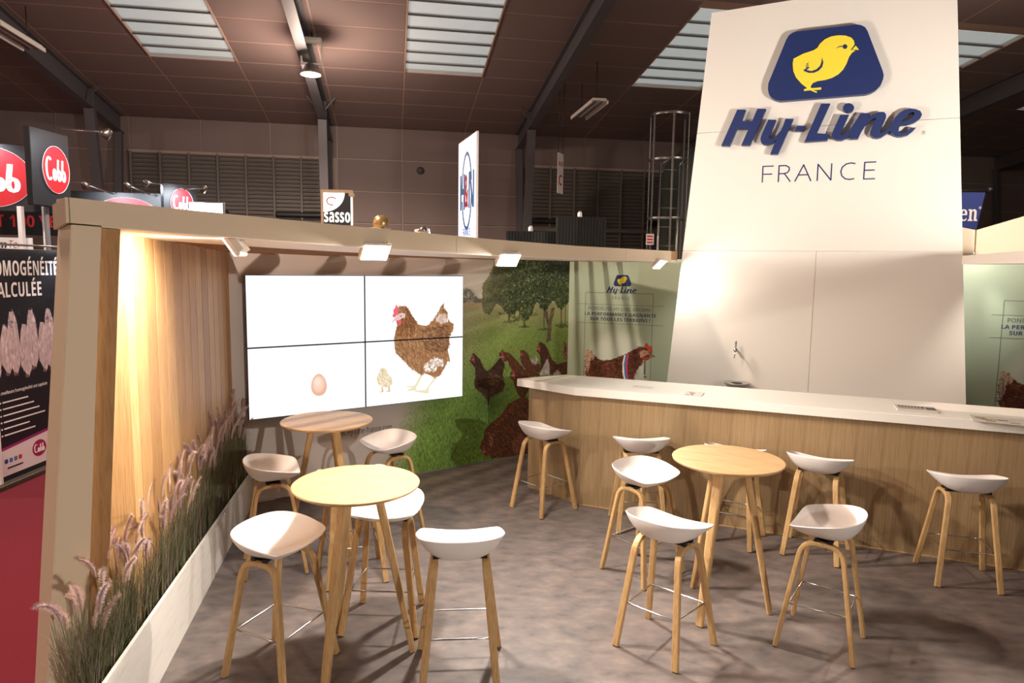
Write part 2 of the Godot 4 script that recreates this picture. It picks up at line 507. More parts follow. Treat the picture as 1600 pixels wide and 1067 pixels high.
func area(called: String, pos: Vector3, towards: Vector3, size: Vector2, energy: float, c: Color) -> AreaLight3D:
	var l := AreaLight3D.new()
	l.name = numbered(called)
	add_child(l)
	l.area_size = size
	l.area_normalize_energy = true
	l.light_energy = energy
	l.light_color = c
	l.shadow_enabled = true
	l.area_range = 40.0
	l.transform = Transform3D(Basis.looking_at(towards - pos, Vector3.UP if absf((towards - pos).normalized().y) < 0.95 else Vector3.RIGHT), pos)
	return l

func spot(called: String, pos: Vector3, towards: Vector3, angle: float, energy: float, c: Color, size := 0.03, soft := 0.6) -> SpotLight3D:
	var l := SpotLight3D.new()
	l.name = numbered(called)
	add_child(l)
	l.spot_angle = angle
	l.spot_angle_attenuation = soft
	l.spot_range = 40.0
	l.spot_attenuation = 2.0
	l.light_energy = energy
	l.light_color = c
	l.light_size = size
	l.shadow_enabled = true
	l.transform = Transform3D(Basis.looking_at(towards - pos, Vector3.UP if absf((towards - pos).normalized().y) < 0.95 else Vector3.RIGHT), pos)
	return l

func fonts_and_materials() -> void:
	font_regular = SystemFont.new()
	font_regular.font_names = PackedStringArray(["Droid Sans"])
	font_bold = SystemFont.new()
	font_bold.font_names = PackedStringArray(["Droid Sans"])
	font_bold.font_weight = 700
	font_serif = SystemFont.new()
	font_serif.font_names = PackedStringArray(["Droid Serif"])
	font_serif.font_weight = 700
	var grain := tex(noise_image(512, 3, 0.012, 5, [rgb(160, 124, 78), rgb(184, 148, 98), rgb(198, 162, 112), rgb(172, 134, 86), rgb(206, 172, 122)]))
	m.oak = grained(grain, Vector3(9, 0.7, 9), 0.5)
	m.oak_top = grained(grain, Vector3(0.35, 9, 5), 0.4, rgb(242, 238, 236))
	var veneer := tex(noise_image(512, 8, 0.016, 5, [rgb(132, 108, 76), rgb(156, 128, 92), rgb(166, 140, 104), rgb(146, 120, 86), rgb(174, 148, 112)]))
	m.veneer = grained(veneer, Vector3(5, 0.12, 5), 0.45)
	var pine := tex(noise_image(512, 21, 0.014, 5, [rgb(160, 118, 72), rgb(190, 148, 98), rgb(204, 164, 114), rgb(178, 136, 86), rgb(214, 176, 126)]))
	m.plank = []
	for k in 7:
		var tone: Color = [rgb(255, 250, 244), rgb(228, 214, 198), rgb(244, 234, 222), rgb(214, 200, 184), rgb(250, 240, 230), rgb(234, 224, 212), rgb(222, 206, 186)][k]
		var pl := grained(pine, Vector3(5 + k % 3, 0.24 + 0.03 * (k % 4), 5), 0.55, tone)
		pl.uv1_offset = Vector3(0.37 * k, 0.21 * k, 0.53 * k)
		m.plank.append(pl)
	var vinyl := tex(noise_image(1024, 5, 0.007, 9, [rgb(80, 72, 70), rgb(98, 89, 86), rgb(108, 97, 93), rgb(117, 105, 99), rgb(130, 117, 110)]))
	m.vinyl = grained(vinyl, Vector3(0.6, 0.5, 1.0), 0.5, Color.WHITE, true)
	m.white = mat(rgb(238, 234, 228), 0.5)
	m.shell = mat(rgb(236, 230, 226), 0.45)
	m.chrome = mat(rgb(205, 205, 205), 0.22, 1.0)
	m.steel = mat(rgb(150, 150, 150), 0.35, 0.9)
	m.black = mat(rgb(22, 22, 24), 0.5)
	m.grey = mat(rgb(120, 120, 122), 0.5)
	m.beige = mat(rgb(222, 202, 174), 0.6)
	m.navy = mat(rgb(26, 44, 98), 0.45)
	m.navy_side = mat(rgb(34, 52, 104), 0.5)
	m.yellow = mat(rgb(240, 218, 62), 0.5)
	m.red = mat(rgb(196, 30, 44), 0.5)
	m.paint = mat(rgb(230, 224, 216), 0.65)
	m.counter_white = mat(rgb(246, 242, 234), 0.35)
	m.lamp_glow = glow(Color(1.0, 0.93, 0.78), 6.0)
	m.flood_glow = glow(Color(1.0, 0.97, 0.92), 12.0)

# ---------- the exhibition hall ----------
# a along the back wall, t up the roof towards the viewer
func roof(a: float, t: float, down := 0.0) -> Vector3:
	return Vector3(a, EAVE + (t if t <= 17.0 else 34.0 - t) * SLOPE - down, t)

func hall() -> void:
	m.hall_panel = mat(rgb(130, 116, 113), 0.8)
	m.hall_seam = mat(rgb(166, 150, 142), 0.8)
	m.roof_panel = mat(rgb(128, 110, 106), 0.85)
	m.roof_seam = mat(rgb(168, 140, 126), 0.8)
	m.iron = mat(rgb(88, 86, 90), 0.55)
	m.louvre = mat(rgb(112, 106, 100), 0.6)
	m.vent = mat(rgb(70, 66, 66), 0.6)
	m.concrete = mat(rgb(120, 116, 112), 0.8)
	m.pane = mat(Color(0.86, 0.9, 0.9, 0.45), 0.2)
	m.pane.transparency = BaseMaterial3D.TRANSPARENCY_ALPHA
	m.carpet = grained(tex(noise_image(512, 31, 0.05, 4, [rgb(86, 4, 24), rgb(112, 8, 34), rgb(102, 6, 30), rgb(122, 12, 40)])), Vector3(1.2, 1, 1.2), 0.95, Color.WHITE, true)
	var ridge := 17.0
	var far := 34.0
	var a0 := -22.0
	var a1 := 30.0
	# floor of the hall, and the red carpet of the aisle
	var f := place("floor_hall", FH, "grey concrete floor of the exhibition hall")
	part(f, "slab", cbox(Vector3(a1 - a0, 0.2, far + 1), 0.01), m.concrete, at((a0 + a1) / 2, -0.15, far / 2))
	var c := place("floor_aisle", Transform3D.IDENTITY, "red carpet of the aisle left of the stand")
	var edge := [-2.62, -0.6, -2.32, -3.0, -2.2, -3.25, -2.28, -3.6, -2.9, -6.4, -2.9, -14.0, -12.0, -14.0, -12.0, -0.6]
	part(c, "carpet", flat_slab(pv(edge), -0.05, 0.0), m.carpet)
	# back wall: sheets between light joints
	var w := place("wall_back", FH, "hall back wall of grey brown cladding sheets")
	part(w, "backing", cbox(Vector3(a1 - a0, EAVE + 0.3, 0.2), 0.01), m.hall_seam, at((a0 + a1) / 2, (EAVE + 0.3) / 2 - 0.1, -0.13))
	var cut := [-2.9, 5.9]
	var wide := 5.0 / 3.0
	for i in range(-9, 15):
		for j in range(0, 5):
			var lo := EAVE - 0.83 * (j + 1)
			var bay := int(floor((i * wide + 0.4) / 5.0))
			if (bay == -1 or bay == 1) and j > 0: continue
			part(w, "sheet", cbox(Vector3(wide - 0.035, 0.795, 0.03), 0.004), m.hall_panel, at((i + 0.5) * wide + 0.2, lo + 0.415, -0.018))
	for b in [-1, 1]:
		louvre(w, b)
	var plate := part(w, "vent_cap", lathe([Vector2(0, 0.05), Vector2(0.09, 0.05), Vector2(0.1, 0.03), Vector2(0.1, 0.0)], 20), m.vent, Transform3D(Basis(Vector3.RIGHT, PI / 2), Vector3(2.35, 4.83, 0.0)))
	plate.set_meta("label", "round dark vent cap")
	for s in [[a0, "wall_left_hall"], [a1, "wall_right_hall"]]:
		var side := place(s[1], FH, "far side wall of the exhibition hall")
		part(side, "sheet", cbox(Vector3(0.2, 9, far), 0.01), m.hall_panel, at(s[0], 4.4, far / 2))
	var front := place("wall_front_hall", FH, "hall wall behind the viewer")
	part(front, "sheet", cbox(Vector3(a1 - a0, 9, 0.2), 0.01), m.hall_panel, at((a0 + a1) / 2, 4.4, far))
	# roof
	var r := place("ceiling", FH, "sloping hall roof lined with brown boards between thin light joints")
	var deep := 0.92
	var up := Basis(Vector3.RIGHT, -atan(SLOPE))
	var sk0 := 3.62
	var sk1 := 7.06
	var count := 0
	for i in range(-7, 12):
		var middle := posmod(i, 3) == 1
		for j in 9:
			if middle and j >= 4 and j <= 7: continue
			if i < -5 and j > 3: continue
			part(r, "board", cbox(Vector3(wide - 0.03, 0.03, deep - 0.025), 0.004), m.roof_panel, Transform3D(up, roof((i + 0.5) * wide + 0.2, (j + 0.5) * deep * 1.0 - 0.06, -0.002)))
			count += 1
		# the light lining above the joints
		var x := (i + 0.5) * wide + 0.2
		if middle:
			roof_piece(r, x, wide, -0.3, sk0, 0.0)
			roof_piece(r, x, wide, sk1, 8.3, 0.0)
			skylight(x, wide, sk0, sk1, up)
		else:
			roof_piece(r, x, wide, -0.3, 8.3, 0.0)
	roof_piece(r, (a0 + (-7 * wide + 0.2)) / 2, -7 * wide + 0.2 - a0, -0.3, 8.3, 0.0)
	roof_piece(r, (a1 + (12 * wide + 0.2)) / 2, a1 - (12 * wide + 0.2), -0.3, 8.3, 0.0)
	roof_piece(r, (a0 + a1) / 2, a1 - a0, 8.3, ridge, 0.0)
	var top := roof(0, ridge)
	bar(r, "far_slope", Vector3((a0 + a1) / 2, top.y + 0.06, ridge), Vector3((a0 + a1) / 2, EAVE + 0.06, far), a1 - a0, 0.1, m.roof_panel)
	# steel frames: rafter, two leaning props
	var k := 0
	for a in [-10.0, -5.0, 0.0, 5.0, 10.0, 15.0, 20.0]:
		var names_of := ["rust grey steel roof frame at the far left", "steel roof frame whose rafter cuts the photo's upper left corner", "steel roof frame behind the hanging lit lamp", "steel roof frame left of the round ladder cage", "steel roof frame hidden behind the white tower", "upper steel rafter to the right of the white tower", "lower steel rafter to the right of the white tower"]
		var g := thing("roof_frame", names_of[k], "steel frame", FH * at(a, 0, 0), "steel roof frames")
		k += 1
		for yy in [[0.02, 0.2, 0.025], [0.44, 0.2, 0.025]]:
			bar(g, "flange", roof(0, 0.02, yy[0]), roof(0, ridge, yy[0]), yy[1], yy[2], m.iron)
		bar(g, "web", roof(0, 0.02, 0.23), roof(0, ridge, 0.23), 0.02, 0.41, m.iron)
		bar(g, "prop", Vector3(0, 0, 0.75), roof(0, 0.12, 0.45), 0.16, 0.14, m.iron)
		bar(g, "prop", Vector3(0, 0, 0.95), roof(0, 1.75, 0.45), 0.2, 0.16, m.iron)
		bar(g, "gusset", roof(0, 1.75, 0.0), roof(0, 1.75, 0.46), 0.2, 0.02, m.iron)
		for s in [-1, 1]:
			bar(g, "brace", roof(0, 2.0, 0.42), roof(s * 0.32, 2.0, 0.02), 0.03, 0.03, m.iron)
	# lamps
	var lamp_spots := [[0.12, 5.15, 0.78], [-9.5, 11.0, 0.8], [-0.87, 14.27, 1.9], [10.5, 11.0, 0.8], [-6.0, 24.0, 0.9]]
	var lamp_words := ["", "round hall lamp over the red aisle", "round hall lamp high above the canopy", "round hall lamp beyond the counter's right end", "round hall lamp behind the viewer to the left"]
	for k2 in lamp_spots.size():
		var s: Array = lamp_spots[k2]
		bay_lamp(s[0], s[1], s[2], k2 == 0, lamp_words[k2])
	tube_light(5.75, 3.4, 5.0, 0.75, "unlit twin tube light hanging left of the white tower")
	tube_light(-4.5, 5.2, 6.6, 0.7, "unlit twin tube light at the photo's upper left edge")
	tube_light(15.9, 5.4, 7.0, 0.75, "unlit twin tube light at the photo's upper right edge")
	silo()

func flat_slab(p: PackedVector2Array, y0: float, y1: float) -> ArrayMesh:
	# an outline in x and z given a thickness
	var st := new_st()
	var ids := Geometry2D.triangulate_polygon(p)
	for k in range(0, ids.size(), 3):
		for y in [y0, y1]:
			var q := []
			for e in 3: q.append(Vector3(p[ids[k + e]].x, y, p[ids[k + e]].y))
			tri(st, q[0], q[1], q[2], Vector3(q[0].x, (y0 + y1) / 2, q[0].z))
	var ccw := not Geometry2D.is_polygon_clockwise(p)
	for k in p.size():
		var a := p[k]
		var b := p[(k + 1) % p.size()]
		var n := Vector2(b.y - a.y, a.x - b.x) * (1.0 if ccw else -1.0)
		quad(st, Vector3(a.x, y0, a.y), Vector3(b.x, y0, b.y), Vector3(b.x, y1, b.y), Vector3(a.x, y1, a.y), Vector3((a.x + b.x) / 2 - n.x, (y0 + y1) / 2, (a.y + b.y) / 2 - n.y))
	return done(st)

func roof_piece(r: Node, x: float, w: float, t0: float, t1: float, lift: float) -> void:
	bar(r, "lining", roof(x, t0, -0.031 - lift), roof(x, t1, -0.031 - lift), w + 0.002, 0.08, m.roof_seam, 0.001)

func skylight(x: float, w: float, t0: float, t1: float, up: Basis) -> void:
	var n := int(round((x - 0.2) / (5.0))) + 3
	var s := place("window_%d" % n, FH, "roof skylight of pale corrugated strips")
	var rows := 7
	var d := (t1 - t0) / rows
	for k in rows:
		part(s, "pane", cbox(Vector3(w - 0.05, 0.012, d - 0.03), 0.002), m.pane, Transform3D(up, roof(x, t0 + (k + 0.5) * d, 0.0)))
		if k > 0: part(s, "glazing_bar", cbox(Vector3(w, 0.05, 0.035), 0.004), m.iron, Transform3D(up, roof(x, t0 + k * d, 0.0)))
	for e in [-1, 1]:
		bar(s, "frame", roof(x + e * (w / 2 - 0.012), t0, 0.0), roof(x + e * (w / 2 - 0.012), t1, 0.0), 0.024, 0.06, m.roof_seam)

func louvre(w: Node3D, b: int) -> void:
	var a0 := b * 5.0 + 0.22
	var a1 := a0 + 4.75
	var top := EAVE - 0.85
	var low := 1.2
	var st := new_st()
	var y := top - 0.05
	while y > low:
		add_cbox(st, Vector3(a1 - a0, 0.06, 0.012), 0.003, Transform3D(Basis(Vector3.RIGHT, -0.75), Vector3((a0 + a1) / 2, y, 0.045)))
		y -= 0.1
	var o := part(w, "louvre_slats", done(st), m.louvre)
	o.set_meta("kind", "stuff")
	part(w, "louvre_back", cbox(Vector3(a1 - a0, top - low, 0.02), 0.002), m.louvre, at((a0 + a1) / 2, (top + low) / 2, -0.015))
	for k in 8:
		part(w, "mullion", cbox(Vector3(0.05, top - low, 0.09), 0.004), m.louvre, at(a0 + (a1 - a0) * k / 7.0, (top + low) / 2, 0.045))
	part(w, "louvre_head", cbox(Vector3(a1 - a0 + 0.1, 0.07, 0.08), 0.005), m.hall_seam, at((a0 + a1) / 2, top, 0.03))
	part(w, "rail", cbox(Vector3(a1 - a0, 0.1, 0.1), 0.01), m.louvre, at((a0 + a1) / 2, 3.35, 0.08))
	for s in [[0.0, 0.48], [0.72, 1.0]]:
		part(w, "pipe", cbox(Vector3((a1 - a0) * (s[1] - s[0]), 0.12, 0.1), 0.03), m.black, at(a0 + (a1 - a0) * (s[0] + s[1]) / 2, 3.58, 0.12))

func bay_lamp(a: float, t: float, drop: float, seen: bool, where: String) -> void:
	var p := roof(a, t, drop)
	var o := thing("hanging_lamp", "lit round hall lamp hanging under its white gear frame" if seen else where, "lamp", FH * Transform3D(Basis.IDENTITY, p), "hall lamps")
	rod(o, "cord", Vector3(0.05, 0.62, 0), Vector3(0.02, drop - 0.02, 0.0), 0.012, m.black)
	part(o, "gear_box", cbox(Vector3(0.42, 0.09, 0.16), 0.02), m.white, at(0.0, 0.62, 0))
	for s in [-1, 1]:
		bar(o, "arm", Vector3(s * 0.2, 0.6, 0), Vector3(s * 0.18 + 0.03, 0.2, 0), 0.03, 0.03, m.white)
	bar(o, "cross_arm", Vector3(-0.17, 0.2, 0), Vector3(0.21, 0.2, 0), 0.03, 0.03, m.white)
	part(o, "reflector", lathe([Vector2(0.07, 0.2), Vector2(0.1, 0.17), Vector2(0.15, 0.06), Vector2(0.19, 0.0), Vector2(0.185, 0.0), Vector2(0.14, 0.06), Vector2(0.09, 0.16)], 28), m.steel)
	part(o, "lamp_glass", lathe([Vector2(0.0, 0.012), Vector2(0.184, 0.012), Vector2(0.184, 0.002), Vector2(0.0, -0.004)], 28), m.lamp_glow)
	var w := FH * (p + Vector3(0, -0.03, 0))
	spot("hall_lamp_light", w, w + Vector3.DOWN, 78, HALL_LAMP, Color(1.0, 0.89, 0.81), 0.12, 0.35)
	# the glass of the lamp also lets some light out sideways and up
	var l := OmniLight3D.new()
	l.name = numbered("hall_lamp_glass_light")
	add_child(l)
	l.position = w - Vector3(0, 0.2, 0)
	l.light_energy = HALL_LAMP * 0.24
	l.light_color = Color(1.0, 0.89, 0.81)
	l.light_size = 0.15
	l.omni_range = 40.0
	l.omni_attenuation = 2.0
	l.shadow_enabled = true

func tube_light(a: float, t0: float, t1: float, drop: float, label: String) -> void:
	var o := thing("tube_light", label, "lamp", FH * Transform3D(Basis.IDENTITY, roof(a, (t0 + t1) / 2, drop)), "unlit tube lights")
	var l := (t1 - t0) / 2
	var d := SLOPE * 0.2
	part(o, "housing", cbox(Vector3(0.3, 0.05, l * 2), 0.01), m.white, at(0, 0, 0))
	for s in [-1, 1]:
		bar(o, "side_reflector", Vector3(s * 0.17, -0.05, -l), Vector3(s * 0.17, -0.05, l), 0.03, 0.07, m.white)
		rod(o, "tube", Vector3(s * 0.07, -0.045, -l + 0.03), Vector3(s * 0.07, -0.045, l - 0.03), 0.02, m.grey)
		rod(o, "cord", Vector3(0, 0.02, s * l * 0.7), Vector3(0, drop - 0.03 + s * l * 0.7 * SLOPE, s * l * 0.7), 0.008, m.black, 6)

# a dark round tank with a caged ladder
func silo() -> void:
	m.tank = mat(rgb(74, 82, 74), 0.5)
	var o := thing("storage_tank", "dark green round storage tank behind the caged ladder", "tank", at(5.15, 0, -16.6))
	part(o, "shell", lathe([Vector2(0, 5.25), Vector2(0.9, 5.2), Vector2(1.35, 5.0), Vector2(1.55, 4.75), Vector2(1.6, 4.4), Vector2(1.6, 0.0)], 40), m.tank)
	var c := thing("caged_ladder", "galvanised ladder in a round safety cage beside the white tower", "ladder", at(3.2, 0, -14.5))
	for s in [-1, 1]:
		rod(c, "stile", Vector3(0.1 + s * 0.2, 0, -0.3), Vector3(0.1 + s * 0.2, 4.5, -0.3), 0.025, m.steel)
	for k in 11:
		rod(c, "rung", Vector3(-0.1, 0.4 + k * 0.4, -0.3), Vector3(0.3, 0.4 + k * 0.4, -0.3), 0.014, m.steel, 6)
	for h in [2.2, 3.35, 4.55, 5.45]:
		var p := []
		for k in 15:
			var a := deg_to_rad(-30 + 240.0 * k / 14)
			p.append(Vector3(0.4 * cos(a), h, 0.36 * sin(a)))
		var st := new_st(true)
		sweep(st, p, rounded(0.05, 0.012, 0.004), Vector3.UP)
		part(c, "hoop", done(st), m.steel)
	for k in 5:
		var a := deg_to_rad(-30 + 60.0 * k)
		bar(c, "cage_strip", Vector3(0.41 * cos(a), 2.0, 0.37 * sin(a)), Vector3(0.41 * cos(a), 5.48, 0.37 * sin(a)), 0.04, 0.014, m.steel, 0.002, Vector3(cos(a), 0, sin(a)))
	for s in [-1, 1]:
		rod(c, "handrail", Vector3(0.1 + s * 0.2, 4.5, -0.3), Vector3(0.75 + s * 0.1, 5.0, -1.2), 0.018, m.steel, 6)

# ---------- the stand: floor and walls ----------
func stand_floor() -> void:
	var f := place("floor", Transform3D.IDENTITY, "grey brown cloudy vinyl floor of the stand")
	part(f, "vinyl", flat_slab(pv([-2.2, 1.5, -2.15, -2.85, -2.2, -3.3, -2.12, -3.55, -2.75, -6.35, 0.72, -8.7, 5.4, -6.8, 7.5, -3.5, 7.5, 1.5]), -0.05, 0.004), m.vinyl)

func smooth(a: float, b: float, x: float) -> float:
	var t := clampf((x - a) / (b - a), 0, 1)
	return t * t * (3 - 2 * t)

func mural_colour(s: float, h: float) -> Color:
	var c := rgb(206, 204, 192)
	if h < 1.86:
		c = rgb(172, 174, 120).lerp(rgb(140, 168, 86), smooth(1.82, 1.45, h)).lerp(rgb(122, 160, 72), smooth(1.4, 0.7, h)).lerp(rgb(112, 152, 64), smooth(0.8, 0.2, h))
		c = c.lerp(rgb(178, 178, 132), smooth(2.75, 2.3, s) * smooth(0.8, 1.7, h) * 0.75)
		c = c.lerp(rgb(50, 78, 34), smooth(0.35, 0.0, absf(s - 2.75)) * smooth(0.3, 0.0, absf(h - 0.72)) * 0.5)
	return c

func mural_fade(s: float, h: float) -> float:
	var edge := 1.45 + 0.42 * h
	return smooth(edge - 0.32, edge + 0.32, s)

func paint_mural() -> Image:
	canvas(-0.2, 0.0, 3.9, 2.42, 320, Color.WHITE)
	var small := Image.create_empty(164, 97, false, Image.FORMAT_RGB8)
	var grey := rgb(206, 198, 192)
	for y in 97:
		for x in 164:
			var s := -0.2 + 4.1 * (x + 0.5) / 164
			var h := 2.42 - 2.42 * (y + 0.5) / 97
			small.set_pixel(x, y, grey.lerp(mural_colour(s, h), mural_fade(s, h)))
	small.resize(pic.get_width(), pic.get_height(), Image.INTERPOLATE_CUBIC)
	pic.blit_rect(small, Rect2i(0, 0, pic.get_width(), pic.get_height()), Vector2i.ZERO)
	# dry field and far trees
	for k in 260:
		var p := Vector2(rng.randf_range(2.3, 2.75), rng.randf_range(1.83, 1.92))
		dab(px(p), 8, 2.5, 0.0, jitter(rgb(196, 176, 132), 0.08), 0.5)
	for k in 420:
		var s := rng.randf_range(2.3, 2.85)
		var top := 1.98 + 0.05 * sin(s * 19.0) + maxf(0.0, 2.45 - s) * 0.5
		dab(px(Vector2(s, rng.randf_range(1.9, top))), 5, 3.5, rng.randf() * 3, jitter(rgb(122, 124, 108), 0.15), 0.6)
	# grass blades
	for k in 16000:
		var s := rng.randf_range(1.2, 3.9)
		var h := rng.randf_range(0.0, 1.8)
		var f := mural_fade(s, h)
		if f < 0.15: continue
		var c := mural_colour(s, h)
		var near := 1.0 - h / 1.9
		var tone := rng.randf_range(0.45, 1.4)
		dab(px(Vector2(s, h)), 2.0 + 6.0 * near, 1.0 + 1.0 * near, PI / 2 + rng.randf_range(-0.7, 0.7), Color(c.r * tone, c.g * tone, c.b * tone), 0.6 * f)
	# trunks
	for t in [[2.96, 1.67, 0.017], [3.04, 1.72, 0.013], [3.115, 1.685, 0.014], [3.185, 1.6, 0.017], [3.485, 1.555, 0.009], [3.755, 1.59, 0.013], [3.82, 1.578, 0.009], [2.9, 1.77, 0.009], [3.3, 1.74, 0.011]]:
		fill_shape(pv([t[0] - t[2], 1.9, t[0] + t[2] * 0.6, 1.9, t[0] + t[2], t[1], t[0] - t[2] * 0.5, t[1]]), rgb(96, 84, 62))
		for k in 40: dab(px(Vector2(t[0] + rng.randf_range(-0.6, 0.6) * t[2], rng.randf_range(t[1], 1.9))), 3, 1.2, PI / 2, jitter(rgb(128, 112, 84), 0.3), 0.6)
		for k in 25: dab(px(Vector2(t[0] + rng.randf_range(-0.09, 0.09), t[1] + rng.randf_range(-0.02, 0.01))), 6, 2, 0, rgb(54, 82, 36), 0.5)
	var trunk := pv(TRUNK)
	fill_shape(trunk, rgb(112, 98, 74))
	feathers(trunk, 700, 6, 1.6, PI / 2, 0.3, [rgb(146, 130, 100), rgb(84, 72, 52), rgb(120, 104, 80)], 0.7)
	# crowns: dark masses, then leaves light over dark
	for k in 8200:
		var s := rng.randf_range(2.6, 3.9)
		var lo := 1.83 - 0.1 * smooth(2.95, 3.0, s) + 0.06 * sin(s * 23.0) + 0.12 * smooth(3.25, 3.4, s)
		var hi := 2.12 + 0.35 * smooth(2.6, 2.86, s)
		var h := rng.randf_range(lo, hi)
		if h > hi: continue
		var haze := smooth(3.15, 2.6, s)
		var dark: bool = k < 3600
		var c: Color = (rgb(40, 52, 30) if dark else [rgb(108, 134, 64), rgb(82, 106, 50), rgb(140, 162, 86), rgb(62, 80, 42)][k % 4])
		if not dark and smooth(3.3, 3.7, s) * smooth(2.1, 2.3, h) > rng.randf(): c = rgb(30, 38, 26)
		c = c.lerp(rgb(150, 146, 116), haze * 0.6)
		dab(px(Vector2(s, h)), rng.randf_range(5, 11) if dark else rng.randf_range(2, 4.6), rng.randf_range(4, 7) if dark else rng.randf_range(1.2, 2.4), rng.randf() * PI, jitter(c, 0.2), 0.75)
	for k in 60:
		dab(px(Vector2(rng.randf_range(3.2, 3.9), rng.randf_range(2.1, 2.38))), 2.6, 1.6, rng.randf() * 3, rgb(170, 182, 190), 0.7)
	# hens
	var browns := [rgb(88, 52, 36), rgb(112, 68, 48), rgb(66, 40, 30), rgb(130, 84, 60)]
	var dark_browns := [rgb(58, 36, 24), rgb(80, 50, 32), rgb(44, 28, 20), rgb(96, 66, 44)]
	for hen in [[MH7, rgb(176, 128, 104), browns, 60, 1.3], [MH4, rgb(84, 46, 28), browns, 500, 1.3], [MH3, rgb(112, 62, 38), browns, 300, 0.9], [MH2, rgb(104, 58, 36), browns, 500, 0.7], [MH1, rgb(66, 42, 28), dark_browns, 900, 1.2], [MH5, rgb(96, 54, 32), browns, 350, 1.0], [MH6B(), rgb(104, 58, 34), browns, 900, 0.6], [MH6, rgb(110, 60, 36), browns, 3200, 0.7]]:
		var shape := pv(hen[0])
		fill_shape(shape, hen[1])
		feathers(shape, hen[3] / 2, 9, 3.2, hen[4], 0.5, hen[2], 0.6)
		feathers(shape, hen[3] / 5, 5, 1.6, hen[4], 0.6, [rgb(176, 128, 98), rgb(40, 24, 18)], 0.45)
	feathers(pv(MH6), 300, 5, 2, 0.8, 0.6, [rgb(176, 132, 106)], 0.4)
	feathers(pv(M_LIGHT6), 130, 7, 2.4, 1.0, 0.5, [rgb(190, 150, 124), rgb(112, 70, 50)], 0.7)
	feathers(pv(M_PALE6), 160, 12, 4, 1.2, 0.4, [rgb(158, 108, 90), rgb(134, 84, 66)], 0.5)
	feathers(pv(M_WING1), 170, 9, 2.6, 0.5, 0.4, [rgb(100, 70, 50), rgb(122, 90, 66), rgb(70, 46, 34)], 0.75)
	for w in [M_WHITE4, M_WHITE4B, M_WHITE3]:
		fill_shape(pv(w), rgb(206, 196, 190))
		feathers(pv(w), 60, 9, 2.6, 1.4, 0.3, [rgb(226, 220, 216), rgb(172, 156, 150)], 0.7)
	# combs, faces, wattles
	for f in [[2.474, 1.245, 0.75], [2.879, 1.252, 0.95], [3.158, 1.263, 0.6], [3.418, 1.317, 0.85], [3.042, 1.016, 0.95], [2.633, 0.138, 0.8]]:
		var p := px(Vector2(f[0], f[1]))
		var k: float = f[2]
		dab(p + Vector2(-1, 0) * k, 9 * k, 10 * k, 0.2, rgb(146, 100, 78), 0.85)
		dab(p + Vector2(-3, -13) * k, 10 * k, 6 * k, 1.3, rgb(196, 70, 78), 1.0)
		dab(p + Vector2(0, 1) * k, 7 * k, 5 * k, 0.3, rgb(214, 182, 162), 0.9)
		dab(p + Vector2(2, 12) * k, 5.5 * k, 7.5 * k, 0.1, rgb(210, 58, 76), 1.0)
		dab(p + Vector2(1, 0) * k, 2.6 * k, 2.6 * k, 0, rgb(40, 26, 20), 1.0)
		dab(p + Vector2(-10, 3) * k, 6 * k, 2.8 * k, 0.4, rgb(196, 168, 132), 0.95)
	return pic

func MH6B() -> Array:
	return MH6b

